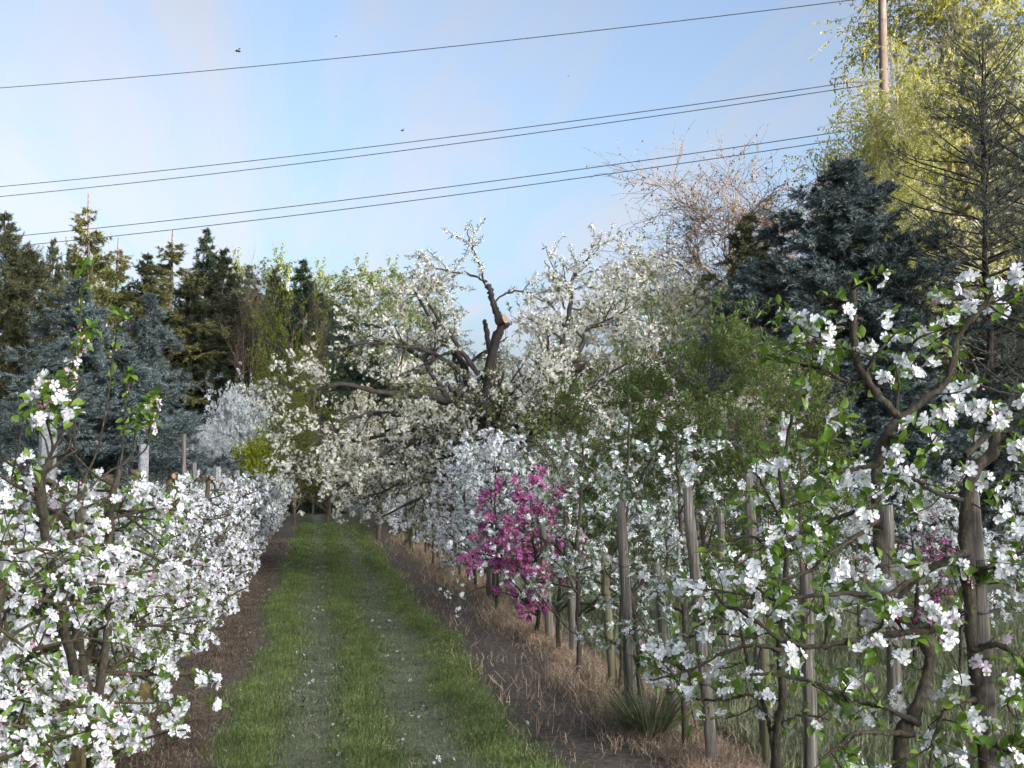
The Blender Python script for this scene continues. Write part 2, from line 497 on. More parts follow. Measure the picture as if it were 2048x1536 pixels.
def flower_mid():
    V, Q = [], []
    for k in range(5):
        a = k * 2 * math.pi / 5
        c, s = math.cos(a), math.sin(a)
        for x, y, z in ((0.03, 0, 0), (0.62, -0.36, 0.24), (1.0, 0.0, 0.36), (0.62, 0.36, 0.24)):
            V.append((x * c - y * s, x * s + y * c, z))
        Q.append((4 * k, 4 * k + 1, 4 * k + 2, 4 * k + 3))
    return np.array(V), np.array(Q)


FL_MID = flower_mid()


def flower_lo():
    V = [(0, 0, 0)]; T = []
    for k in range(5):
        a = k * 2 * math.pi / 5
        V += [(math.cos(a - 0.34) * 0.95, math.sin(a - 0.34) * 0.95, 0.34), (math.cos(a + 0.34) * 0.95, math.sin(a + 0.34) * 0.95, 0.30)]
        T.append((0, 2 * k + 1, 2 * k + 2))
    return np.array(V), np.array(T)


FL_LO = flower_lo()


def leaf_hi():
    V, Q, T = [], [], []
    prof = ((0.12, 0.04, 0.0), (0.32, 0.20, 0.03), (0.55, 0.26, 0.03), (0.78, 0.17, -0.02))
    for r, wd, z in prof:
        V += [(r, -wd, z + wd * 0.45), (r, 0, z), (r, wd, z + wd * 0.45)]
    V += [(1.0, 0, -0.10), (0, 0, 0)]
    for k in range(3):
        b = 3 * k
        Q += [(b, b + 3, b + 4, b + 1), (b + 1, b + 4, b + 5, b + 2)]
    T = [(9, 12, 10), (10, 12, 11), (13, 0, 1), (13, 1, 2)]
    return np.array(V), np.array(T), np.array(Q)


LF_V, LF_T, LF_Q = leaf_hi()
LEAF_LO = (np.array([(0, 0, 0), (0.45, -0.24, 0.10), (1, 0, -0.06), (0.45, 0.24, 0.10), (0.5, 0, 0)]), np.array([(0, 1, 4), (1, 2, 4), (2, 3, 4), (3, 0, 4)]))
LEAF_NARROW = (np.array([(0, 0, 0), (0.45, -0.15, 0.05), (1, 0, -0.10), (0.45, 0.15, 0.05)]), np.array([(0, 1, 2), (0, 2, 3)]))


def bud_t():
    V = [(0, 0, -0.9)] + [(math.cos(a) * 0.62, math.sin(a) * 0.62, -0.15) for a in np.arange(5) * 1.2566] + [(math.cos(a) * 0.5, math.sin(a) * 0.5, 0.5) for a in np.arange(5) * 1.2566 + 0.6] + [(0, 0, 0.95)]
    T = []
    for k in range(5):
        j = (k + 1) % 5
        T += [(0, 1 + j, 1 + k), (1 + k, 1 + j, 6 + k), (6 + k, 1 + j, 6 + j), (6 + k, 6 + j, 11)]
    return np.array(V), np.array(T)


BUD = bud_t()


def spray(n=9, seed=1, out=0.55, nl=0.42, wd=0.045, w0=0.05):
    """a conifer twig: axis along z, needles set round it"""
    r = np.random.default_rng(seed)
    V, T = [], []

    def tri(a, b, c):
        k = len(V); V.extend([a, b, c]); T.append((k, k + 1, k + 2))
    tri((-w0, 0, 0), (w0, 0, 0), (0, 0, 1.0))
    tri((0, -w0, 0), (0, w0, 0), (0, 0, 0.95))
    for k in range(n):
        z = 0.05 + 0.75 * k / n
        a = k * 2.4 + r.uniform(-0.3, 0.3)
        l = nl * (1 - 0.35 * z) * r.uniform(0.8, 1.2)
        dx, dy = math.cos(a), math.sin(a)
        tri((-dy * wd, dx * wd, z - 0.04), (dy * wd, -dx * wd, z + 0.05), (dx * l * out * 1.5, dy * l * out * 1.5, z + l * 0.75))
    V = np.array(V)
    # join every triangle of the twig to one island through a shared first vertex
    T = np.array(T)
    return V, T


SPRAY = spray(12, 1, 0.55, 0.42, 0.030, 0.032)
SPRAY_FAT = spray(11, 2, 0.6, 0.5, 0.045, 0.06)
SPRAY_THIN = spray(7, 3, 0.6, 0.35, 0.05, 0.035)


# ------------------------------------------------------------------ blossom
def clusters(rng, pos, out, lod, nf=5, fs=0.021, spread=0.034, petal=0, leaf_n=3, ls=0.045, bud_n=0.6):
    """flower clusters at pos facing roughly out: returns (blossom parts, leaf parts)"""
    n = len(pos)
    B, Lf = [], []
    if n == 0:
        return B, Lf
    idx = np.repeat(np.arange(n), nf)
    dirs = nrm(nrm(rng.normal(0, 1, (len(idx), 3))) * 0.95 + out[idx])
    fp = pos[idx] + dirs * spread * rng.uniform(0.7, 1.2, (len(idx), 1))
    fd = nrm(dirs + rng.normal(0, 0.25, dirs.shape))
    M3 = frames(fd, rng.uniform(0, 6.28, len(idx)))
    sc = fs * rng.uniform(0.8, 1.15, len(idx))
    if lod == 2:
        B.append((*inst((FL_V, FL_T), fp, M3, sc), petal, True))
        B.append((*inst((FL_V, FL_Q), fp, M3, sc), petal, True))
        B.append((*inst(STAM, fp, M3, sc), 1, False))
    elif lod == 1:
        B.append((*inst(FL_MID, fp, M3, sc), petal, False))
    else:
        B.append((*inst(FL_LO, fp, M3, sc), petal, False))
    if bud_n and lod >= 1:
        k = rng.random(n) < bud_n
        bi = np.repeat(np.nonzero(k)[0], 2)
        bd = nrm(nrm(rng.normal(0, 1, (len(bi), 3))) + out[bi])
        bp = pos[bi] + bd * spread * 1.3
        B.append((*inst(BUD, bp, frames(bd, np.zeros(len(bi))), rng.uniform(0.006, 0.009, len(bi))), 2, True))
    if leaf_n:
        li = np.repeat(np.arange(n), leaf_n)
        ld = nrm(nrm(rng.normal(0, 1, (len(li), 3))) + out[li] * 0.25 + np.array([0, 0, 0.25]))
        Lf += leaves(rng, pos[li] + ld * spread * 0.5, ld, ls, lod)
    return B, Lf


def leaves(rng, pos, d, ls, lod, T=None, mat=0):
    """leaf blades whose length runs along d"""
    n = len(pos)
    if n == 0:
        return []
    d = nrm(d)
    upv = nrm(rng.normal(0, 0.5, d.shape) + np.array([0, 0, 1.0]))
    y = nrm(np.cross(upv, d)); z = np.cross(d, y)
    M3 = np.stack([d, y, z], axis=-1)
    sc = ls * rng.uniform(0.65, 1.25, n)
    if lod == 2 and T is None:
        return [(*inst((LF_V, LF_T), pos, M3, sc), mat, True), (*inst((LF_V, LF_Q), pos, M3, sc), mat, True)]
    return [(*inst(T or LEAF_LO, pos, M3, sc), mat, False)]


# leaves use one vertex block twice in lod 2: merge so that a leaf is one island
def fuse(parts):
    return parts


ORD = ('first second third fourth fifth sixth seventh eighth ninth tenth eleventh twelfth thirteenth fourteenth fifteenth '
       'sixteenth seventeenth eighteenth nineteenth twentieth').split()

# ------------------------------------------------------------------ ground
LANE_L, LANE_R = -0.62, 1.45


def gz(x, y):
    x = np.asarray(x, float); y = np.asarray(y, float)
    h = 0.012 * np.sin(1.7 * x + 0.6 * y) * np.sin(0.9 * y - 1.1 * x + 1) + 0.008 * np.sin(5.1 * x + 2.2 * y) * np.sin(4.3 * y - 2)
    h = h - 0.022 * np.exp(-((x + 0.02) / 0.18) ** 2) - 0.022 * np.exp(-((x - 0.88) / 0.22) ** 2)
    h = h + 0.05 * np.exp(-((x - 2.25) / 0.35) ** 2) + 0.03 * np.exp(-((x + 1.25) / 0.4) ** 2)
    return h * np.exp(-(np.maximum(np.abs(y) - 60, 0) / 30) ** 2)


xs = np.concatenate([[-900, -400, -200, -100, -60, -40, -25, -15, -9], np.arange(-6, 7.01, 0.09), [8, 10, 13, 18, 25, 40, 60, 100, 200, 400, 900]])
ys = np.concatenate([[-700, -300, -120, -50, -20, -8, 0, 2, 4], np.arange(5, 22, 0.1), np.arange(22, 62, 0.35), [65, 75, 90, 120, 200, 400, 900]])
gx, gy = np.meshgrid(xs, ys)
GV = np.stack([gx, gy, gz(gx, gy)], -1).reshape(-1, 3)
nx, ny = len(xs), len(ys)
ii = (np.arange(ny - 1)[:, None] * nx + np.arange(nx - 1)[None]).ravel()
GF = np.stack([ii, ii + 1, ii + nx + 1, ii + nx], 1)

m, t, out = base_mat('ground')
M['ground'] = m
g = N(t, 'ShaderNodeNewGeometry')
sp = N(t, 'ShaderNodeSeparateXYZ'); t.links.new(g.outputs['Position'], sp.inputs[0])
n1 = N(t, 'ShaderNodeTexNoise'); n1.inputs['Scale'].default_value = 1.3; n1.inputs['Detail'].default_value = 6
t.links.new(g.outputs['Position'], n1.inputs['Vector'])
wob = N(t, 'ShaderNodeMath', operation='MULTIPLY_ADD'); wob.inputs[1].default_value = 0.9
t.links.new(n1.outputs['Fac'], wob.inputs[0]); t.links.new(sp.outputs['X'], wob.inputs[2])
mr = N(t, 'ShaderNodeMapRange')
X0, X1 = -4.0, 6.0
mr.inputs[1].default_value = X0 + 0.45; mr.inputs[2].default_value = X1 + 0.45
t.links.new(wob.outputs[0], mr.inputs[0])


def xr(x):
    return (x - X0) / (X1 - X0)


GRN = (0.105, 0.125, 0.052); TRK = (0.185, 0.188, 0.128); SOIL = (0.115, 0.092, 0.070); LITT = (0.165, 0.128, 0.095); OLV = (0.125, 0.122, 0.068)
r1 = ramp(t, [(xr(-3.4), OLV), (xr(-2.0), SOIL), (xr(-0.68), LITT), (xr(-0.50), GRN), (xr(-0.30), GRN), (xr(-0.10), TRK), (xr(0.12), TRK),
              (xr(0.28), GRN), (xr(0.50), GRN), (xr(0.66), TRK), (xr(1.08), TRK), (xr(1.16), GRN), (xr(1.30), GRN), (xr(1.46), SOIL), (xr(2.0), LITT), (xr(2.6), (0.14, 0.10, 0.065)), (xr(3.3), OLV)])
t.links.new(mr.outputs[0], r1.inputs[0])
n2 = N(t, 'ShaderNodeTexNoise'); n2.inputs['Scale'].default_value = 28; n2.inputs['Detail'].default_value = 8; n2.inputs['Roughness'].default_value = 0.75
t.links.new(g.outputs['Position'], n2.inputs['Vector'])
m2 = N(t, 'ShaderNodeMapRange'); m2.inputs[1].default_value = 0.3; m2.inputs[2].default_value = 0.7; m2.inputs[3].default_value = 0.35; m2.inputs[4].default_value = 1.75
t.links.new(n2.outputs['Fac'], m2.inputs[0])
sc_ = N(t, 'ShaderNodeVectorMath', operation='SCALE'); t.links.new(r1.outputs[0], sc_.inputs[0]); t.links.new(m2.outputs[0], sc_.inputs['Scale'])
n3 = N(t, 'ShaderNodeTexNoise'); n3.inputs['Scale'].default_value = 4.5; n3.inputs['Detail'].default_value = 5
t.links.new(g.outputs['Position'], n3.inputs['Vector'])
r3 = ramp(t, [(0.50, (0, 0, 0)), (0.68, (0.6, 0.6, 0.6))])
t.links.new(n3.outputs['Fac'], r3.inputs[0])
mg = N(t, 'ShaderNodeMixRGB'); mg.inputs[2].default_value = (0.085, 0.070, 0.054, 1)
t.links.new(r3.outputs[0], mg.inputs[0]); t.links.new(sc_.outputs[0], mg.inputs[1])
pr = N(t, 'ShaderNodeBsdfPrincipled'); pr.inputs['Roughness'].default_value = 1; pr.inputs['Specular IOR Level'].default_value = 0.1
t.links.new(mg.outputs[0], pr.inputs['Base Color'])
bp_ = N(t, 'ShaderNodeBump'); bp_.inputs['Strength'].default_value = 0.9; bp_.inputs['Distance'].default_value = 0.03
t.links.new(n2.outputs['Fac'], bp_.inputs['Height']); t.links.new(bp_.outputs[0], pr.inputs['Normal'])
t.links.new(pr.outputs[0], out.inputs[0])
structure(build('ground', [(GV, GF, 0, True)], ['ground']))

# unseen ridge added behind the camera, crest shaped to keep sun off the orchard
rng = np.random.default_rng(5)
tt_ = np.arange(-500, 560.1, 2.0)
crest = np.where(tt_ > 42, 48.5, np.where(tt_ < 13, 43.0, 56.0))
k = np.hanning(7); k /= k.sum()
crest = np.convolve(np.pad(crest, 3, mode='edge'), k, mode='valid') + rng.normal(0, 1.6, len(tt_))
ld = np.array([LX, LY]); pd = np.array([LY, -LX])
rows = []
for s_, f_ in ((-340, 0.0), (-280, 0.55), (-225, 0.93), (-200, 1.0), (-180, 0.9), (-140, 0.45), (-80, 0.0)):
    xy = ld[None] * s_ + pd[None] * tt_[:, None]
    rows.append(np.column_stack([xy, crest * f_ - 0.3]))
HV = np.concatenate(rows)
nt = len(tt_)
ii = (np.arange(len(rows) - 1)[:, None] * nt + np.arange(nt - 1)[None]).ravel()
structure(build('shade_ridge', [(HV, np.stack([ii, ii + 1, ii + nt + 1, ii + nt], 1), 0, False)], ['leaf_under']))


# grass, straw, petals on the ground
def blades(rng, x, y, h, wd, lean=0.5):
    n = len(x)
    a = rng.uniform(0, 6.28, n)
    base = np.stack([x, y, gz(x, y) - 0.004], 1)
    side = np.stack([np.cos(a), np.sin(a), np.zeros(n)], 1) * np.asarray(wd).reshape(-1, 1)
    b = rng.uniform(0, 6.28, n); l = rng.uniform(0, lean, n) * h
    mid = base + np.stack([np.cos(b) * l * 0.35, np.sin(b) * l * 0.35, h * 0.6], 1)
    tipp = base + np.stack([np.cos(b) * l, np.sin(b) * l, h * (1 - 0.25 * (l / h))], 1)
    V = np.stack([base - side, base + side, mid + side * 0.7, mid - side * 0.7, tipp], 1).reshape(-1, 3)
    k = (np.arange(n) * 5)[:, None]
    return V, np.concatenate([k + np.array([0, 1, 2, 3])], 1), np.concatenate([k + np.array([3, 2, 4])], 1)


def ydist(rng, n, y0, y1, p=1.6):
    u = rng.random(n)
    a, b = y0 ** (1 - p), y1 ** (1 - p)
    return (a + u * (b - a)) ** (1 / (1 - p))


rng = np.random.default_rng(11)


def patch(x, y):
    return 0.5 + 0.25 * np.sin(2.3 * x + 1.1 * y + 1) + 0.25 * np.sin(3.9 * x - 2.7 * y) * np.sin(1.3 * y + 0.5 * x)


n = 420000
x = rng.uniform(-0.75, 1.75, n); y = ydist(rng, n, 6.8, 45)
wx = x + 0.07 * np.sin(0.8 * y) + 0.05 * np.sin(2.9 * y + 2) + rng.normal(0, 0.055, n)
lush = np.exp(-((wx + 0.37) / 0.16) ** 4) + np.exp(-((wx - 0.39) / 0.15) ** 4) + 0.9 * np.exp(-((wx - 1.20) / 0.18) ** 4)
far = np.clip((y - 12) / 10, 0, 1)
lush = lush + far * 0.3 * (wx > -0.58) * (wx < 0.75)
pr_ = np.clip(lush, 0.0, 1) * (0.05 + 0.95 * patch(1.7 * x, 0.8 * y) ** 1.3) + 0.24 * (wx > -0.54) * (wx < 1.36)
keep = rng.random(n) < pr_
x, y, lush = x[keep], y[keep], lush[keep]
h = rng.uniform(0.018, 0.055, len(x)) * (0.55 + 0.55 * np.clip(lush, 0, 1)) * (1 + 0.03 * (y - 7))
wd = (0.0014 + 0.00022 * y) * rng.uniform(0.7, 1.3, len(x))
dull = rng.random(len(x)) > np.clip(lush, 0.15, 0.9)
parts = []
for mk, mi_ in ((~dull, 0), (dull, 1)):
    V, Q, T = blades(rng, x[mk], y[mk], h[mk], wd[mk], 0.9)
    parts += [(V, Q, mi_, False), (V, T, mi_, False)]
n = 2600
x = rng.uniform(-0.55, 1.45, n); y = ydist(rng, n, 6.8, 26)
cx_ = np.round(x / 0.09) * 0.09 + rng.normal(0, 0.012, n); cy_ = np.round(y / 0.13) * 0.13 + rng.normal(0, 0.012, n)
keep = patch(3 * cx_ + 1, 2.2 * cy_) > 0.62
x, y = cx_[keep], cy_[keep]
dd = rdir(rng, len(x), (0, 0, 0.5)); dd[:, 2] = np.abs(dd[:, 2])
parts += [(v, f, 2, sm_) for v, f, _, sm_ in leaves(rng, np.stack([x, y, gz(x, y)], 1), dd, 0.045, 0)]
o = build('grass', parts, ['grass', 'grass_dull', 'leaf_weed'])
tag(o, 'short mown green grass growing in strips along the orchard lane', 'grass', kind='stuff')

# rough grass between the other rows
n = 90000
x = rng.uniform(2.7, 9.5, n); y = ydist(rng, n, 5.5, 40, 1.5)
V, Q, T = blades(rng, x, y, rng.uniform(0.04, 0.13, n), 0.002 + 0.0003 * y, 0.9)
o = build('grass', [(V, Q, 0, False), (V, T, 0, False)], ['grass_dull'])
tag(o, 'rough dull grass on the ground behind the wooden posts', 'grass', kind='stuff')

# dry straw and leaf litter beside both rows
n = 62000
y = ydist(rng, n, 6.2, 36, 1.7)
side = rng.random(n) < 0.5
x = np.where(side, 2.24 + rng.normal(0, 0.16, n), -0.90 + rng.normal(0, 0.20, n))
x = np.where(side & (patch(x * 2, y) < 0.42), x + 0.15, x)
soil = rng.random(n) < 0.05
x = np.where(side & soil, rng.uniform(1.25, 2.1, n), x)
h = np.where(side, rng.uniform(0.03, 0.22, n) * (0.4 + 0.8 * patch(x * 0.5, y)), rng.uniform(0.008, 0.045, n) * (0.5 + patch(x, y)))
V, Q, T = blades(rng, x, y, h, (0.0011 + 0.00018 * y), 2.2)
sd_ = ~side
o = build('dry_grass', [(V, Q[side], 0, False), (V, T[side], 0, False), (V, Q[sd_], 1, False), (V, T[sd_], 1, False)], ['straw', 'litter'])
tag(o, 'dry straw and old leaf litter along the foot of the rows', 'dry grass', kind='stuff')

n = 800
x = rng.uniform(-0.7, 1.5, n); y = ydist(rng, n, 6.9, 34, 1.5)
keep = rng.random(n) < (0.1 + 0.9 * patch(1.3 * x + 2, 0.7 * y)) * (0.35 + 0.5 * (np.abs(x - 0.05) < 0.25) + 0.3 * (np.abs(x - 0.8) < 0.3))
x, y = x[keep], y[keep]
pos = np.stack([x, y, gz(x, y) + 0.012], 1)
dd = rdir(rng, len(x), (0, -0.6, 1.2))
V, Fa = inst(FL_LO, pos, frames(dd, rng.uniform(0, 6, len(x))), rng.uniform(0.006, 0.021, len(x)))
o = build('fallen_petals', [(V, Fa, 0, False)], ['petal_w'])
tag(o, 'white daisies and fallen petals dotted over the mown lane', 'petals', kind='stuff')

# green tussock and thin stake
rng = np.random.default_rng(12)
c = at(1300, 1470, 8.3)
n = 420
a = rng.uniform(0, 6.28, n); rr = rng.uniform(0, 0.10, n)
x = c[0] + np.cos(a) * rr; y = c[1] + np.sin(a) * rr
hh = rng.uniform(0.18, 0.38, n)
base = np.stack([x, y, gz(x, y)], 1)
outv = np.stack([np.cos(a) * 0.75, np.sin(a) * 0.75, np.ones(n)], 1) + rng.normal(0, 0.2, (n, 3))
P = np.stack([base, base + outv * hh[:, None] * 0.55, base + outv * hh[:, None] * 0.85 + np.array([0, 0, -0.02]), base + outv * hh[:, None] * np.array([1.25, 1.25, 0.85])], 1)
V, Fa = tubes(P, np.full((n, 1), 0.0028) * np.array([[1, 0.9, 0.6, 0.15]]), 3)
o = build('grass_tussock', [(V, Fa, 0, False)], ['grass_dull'])
tag(o, 'green tussock of long grass at the foot of the wooden posts', 'grass tussock')
a_, b_ = at(533, 1395, 9.6), at(537, 1338, 9.6)
V, Fa = tubes(np.array([[[a_[0], 9.6, 0], list(b_)]]), np.array([[0.004, 0.003]]), 5, True)
o = build('thin_stake', [(V, Fa, 0, False)], ['wire'])
tag(o, 'thin dark stake standing in the grass near the left edge of the lane', 'stake')


# ------------------------------------------------------------------ apple trees
def apple_row(name, label, seed, lod, ncl=250, petal='petal', group=None, shoots=0, leafm='leaf_dark', H=1.7, halfw=0.55, bark='bark_apple', open_=False, arms=3):
    """a pruned row tree: mossy swollen foot, slanting arms with cut ends, blossom on side twigs"""
    rng = np.random.default_rng(seed)
    root = thing(name, label, 'apple tree', group=group)
    lean = np.array([rng.normal(0, 0.05), rng.uniform(0.0, 0.16), 0])
    K = 16
    tp = []
    P0, r0 = limb(rng, [(0, 0, -0.05), (0.01, 0.01, 0.12), lean * 0.5 + (0, 0, 0.5), lean + (0, 0, 0.95)], 0.040, 0.030, K, 0.006)
    zz = P0[:, 2]
    r0 = r0 + 0.026 * np.exp(-((zz - 0.10) / 0.07) ** 2)
    Ps, Rs = [P0], [r0]
    cuts = []
    for k in range(arms):
        s = P0[int(K * (0.55 + 0.4 * k / arms))]
        e = s + np.array([rng.normal(0, 0.09), rng.uniform(0.22, 0.5), 0]); e[2] = H * rng.uniform(0.96, 1.12)
        mid = (s + e) / 2 + np.array([rng.normal(0, 0.06), rng.normal(0, 0.08), 0])
        P, r = limb(rng, [s, mid, e - (0, 0, 0.08), e + rng.normal(0, 0.05, 3)], 0.025, 0.018, K, 0.008, 0.2)
        r[-3:] *= 1.25
        Ps.append(P); Rs.append(r); cuts.append((P[-1], nrm(P[-1] - P[-2]), r[-1]))
    P0 = np.stack(Ps); R0 = np.stack(Rs)
    V, Fa = tubes(P0, R0, 8, True)
    tr = [(V, Fa, 0, True)]
    for p, d, r in cuts:
        a = np.arange(8) * math.pi / 4
        f = frames(d[None], np.zeros(1))[0]
        V = p + d * 0.003 + (f[:, 0][None] * np.cos(a)[:, None] + f[:, 1][None] * np.sin(a)[:, None]) * r * 0.9
        tr.append((V, np.arange(8)[None], 1, False))
    # side branches, then spurs
    P1, R1 = sub(rng, P0, R0, 9, (0.25, 0.62), (45, 95), (0.30, 0.97), -0.08, 0.14, 7, 0.5, 0.4, 0.05, 0.004)
    z = P1[:, -1, 2]
    if lod >= 1:
        PL, RL = sub(rng, P0[:1], R0[:1], 16, (0.3, 0.62), (60, 100), (0.42, 1.0), -0.05, 0.12, 7, 0.35, 0.4, 0.04, 0.004)
        P1 = np.concatenate([P1, PL]); R1 = np.concatenate([R1, RL]); z = P1[:, -1, 2]
    ok = (np.abs(P1[:, -1, 0]) < halfw + 0.12) & (z > 0.34) & (z < H + 0.02)
    P1, R1 = P1[ok], R1[ok]
    P2, R2 = sub(rng, P1, R1, 5, (0.08, 0.28), (35, 85), (0.25, 1.0), 0.05, 0.16, 5, 0.55, 0.5, 0.0, 0.0022)
    sds = 6 if lod == 2 else 4
    tr.append((*tubes(P1, R1, sds), 0, True)); tr.append((*tubes(P2, R2, 4 if lod == 2 else 3), 0, True))
    B, Lf = [], []
    if shoots:
        st = np.array([c[0] for c in cuts])[rng.integers(0, len(cuts), shoots)]
        st = st + rng.normal(0, 0.06, st.shape) * [1, 1, 0.2]
        e = st + np.stack([rng.normal(0, 0.06, shoots), rng.normal(0.02, 0.06, shoots), rng.uniform(0.25, 0.6, shoots)], 1)
        SP = np.stack([spline([a, (a + b) / 2 + rng.normal(0, 0.015, 3), b], 8) for a, b in zip(st, e)])
        tr.append((*tubes(SP, np.full((shoots, 1), 0.005) * np.linspace(1, 0.5, 8)[None], 5), 0, True))
        p, d = along(rng, SP, 9, (0.35, 1.0))
        ldir = rdir(rng, len(p), (0, 0, 0.5))
        Lf += leaves(rng, p, ldir, 0.042, lod)
        b_, l_ = clusters(rng, SP[:, -1], np.tile([0, 0, 1.0], (shoots, 1)), lod, 2, 0.016, 0.028, 0, 6, 0.05, 1.0)
        B += b_; Lf += l_
    pos, d = along(rng, P2, max(1, int(ncl / len(P2)) + 1), (0.35, 1.0))
    sel = rng.permutation(len(pos))[:ncl]
    pos, d = pos[sel], d[sel]
    if lod == 2:                                          # the pruned arms stand out bare towards the top
        kk = (pos[:, 2] < 1.1) | (rng.random(len(pos)) < 0.45)
        pos, d = pos[kk], d[kk]
    o_ = nrm(d * 0.4 + nrm(pos * np.array([1, 0.6, 0])) * 0.9 + np.array([0, 0, 0.25]))
    b_, l_ = clusters(rng, pos, o_, lod, 5, 0.0205, 0.033, 0, 4 if lod == 2 else 2, 0.047, 0.35)
    B += b_; Lf += l_
    build('trunk', tr, [bark, 'cut'], root)
    build('blossom', B, [petal, 'stamen', 'bud'], root)
    build('leaves', Lf, [leafm], root)
    return root


def settle(o, x, y, rz=0.0, s=1.0):
    o.location = (x, y, float(gz(x, y)))
    o.rotation_euler = (0, 0, rz)
    o.scale = (s, s, s)


rng = np.random.default_rng(21)
LROW_X = -1.28
GL = 'apple trees in the left hedge row'
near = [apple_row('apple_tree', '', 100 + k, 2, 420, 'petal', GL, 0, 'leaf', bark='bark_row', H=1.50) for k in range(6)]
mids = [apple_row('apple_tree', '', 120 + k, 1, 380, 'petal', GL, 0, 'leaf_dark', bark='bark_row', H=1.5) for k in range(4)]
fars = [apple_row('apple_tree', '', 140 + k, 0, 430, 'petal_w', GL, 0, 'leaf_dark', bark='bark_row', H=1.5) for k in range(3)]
Y = 4.15
i = 0
used = set()
while Y < 42:
    pool = near if Y < 9.5 else (mids if Y < 19 else fars)
    src = pool[i % len(pool)]
    if i < 20:
        lab = 'white and pink blossoming apple tree, %s trunk from the near end of left row' % ORD[i]
    else:
        lab = 'distant white blossoming apple tree merged into the far stretch of left row'
    x = LROW_X + rng.normal(0, 0.04)
    o = src if id(src) not in used else dup(src, (0, 0, 0))
    used.add(id(src))
    o['label'] = lab
    settle(o, x, Y, math.pi * (i // len(pool) % 2) * 0 + rng.normal(0, 0.15), rng.uniform(0.93, 1.06))
    Y += 0.66 + rng.uniform(-0.08, 0.1) + (0.2 if Y > 19 else 0)
    i += 1

# next row further left, of which only the tops and gaps show
Y = 9.0
while Y < 44:
    src = (mids if Y < 15 else fars)[int(rng.integers(0, 3))]
    settle(dup(src, (0, 0, 0), label='white blossoming apple tree in the row behind the concrete posts', group='apple trees in the second left row'),
           -4.9 + rng.normal(0, 0.06), Y, rng.uniform(-0.2, 0.2), 1.08)
    Y += 1.15

# concrete posts, tube and wires of the left row
posts = [(97, 838, 7.0), (288, 893, 11.6), (436, 938, 18.6), (474, 944, 23.5), (491, 946, 27.0), (513, 948, 32.0), (529, 951, 38.0)]
names = ['tall speckled concrete post beside the pink budded shoots, nearest of its row', 'concrete post under the tall leafy shoots, second of the left row',
         'pale concrete post rising from the blossom below the grey white blackthorn', 'concrete post just left of the two below the yellow green bush',
         'concrete post standing right below the yellow green bush', 'small pale concrete post at the right edge of the yellow green bush',
         'farthest small concrete post of the left row by the cherry branches']
for (px, py, yy), lb in zip(posts, names):
    p = at(px, py, yy)
    x0 = p[0]; hw = 0.040
    V = []
    for z, s in ((-0.1, 1), (p[2] - 0.012, 1), (p[2], 0.8)):
        for dx, dy in ((-hw, -hw * 0.55), (-hw * 0.55, -hw), (hw * 0.55, -hw), (hw, -hw * 0.55), (hw, hw * 0.55), (hw * 0.55, hw), (-hw * 0.55, hw), (-hw, hw * 0.55)):
            V.append((dx * s, dy * s, z))
    Q = [(r * 8 + k, r * 8 + (k + 1) % 8, r * 8 + 8 + (k + 1) % 8, r * 8 + 8 + k) for r in range(2) for k in range(8)]
    V = np.array(V)
    o = build('concrete_post', [(V, np.array(Q), 0, False), (V, np.arange(16, 24)[None], 0, False)], ['concrete'], loc=(x0, yy, float(gz(x0, yy))))
    tag(o, lb, 'concrete post', 'concrete posts of the left row')
for z, r, lb in ((1.60, 0.013, None), (1.12, 0.0022, 'lower trellis wire running through the left blossom row'), (0.68, 0.0022, 'lowest trellis wire of left row near the trunks')):
    yy = np.linspace(3.0, 42, 28)
    P = np.stack([np.full(28, -1.38), yy, z + 0.012 * np.sin(yy * 1.3)], 1)[None]
    if z > 1.5:
        P = P[:, :14]; P[0, :, 1] = np.linspace(3.0, 20, 14)
        o = build('trellis_tube', [(*tubes(P, np.full((1, 14), r), 7), 0, True)], ['tube'])
        tag(o, 'grey horizontal metal tube along the top of the left row', 'trellis tube')
    else:
        o = build('trellis_wire', [(*tubes(P, np.full((1, 28), r), 4), 0, True)], ['wire'])
        tag(o, lb, 'trellis wire', 'trellis wires')
for px, py, yy, lb in ((368, 868, 17.0, 'dark wooden stake left of the grey white blackthorn'), (388, 925, 15.5, 'short brown wooden stake before the grey white blackthorn')):
    p = at(px, py, yy)
    P, r = limb(rng, [(0, 0, -0.1), (0.01, 0, p[2] * 0.5), (0, 0, p[2])], 0.035, 0.03, 8, 0.004)
    tag(build('wooden_stake', [(*tubes(P[None], r[None], 8, True), 0, True)], ['post'], loc=(p[0], yy, 0)), lb, 'stake', 'stakes behind left row')


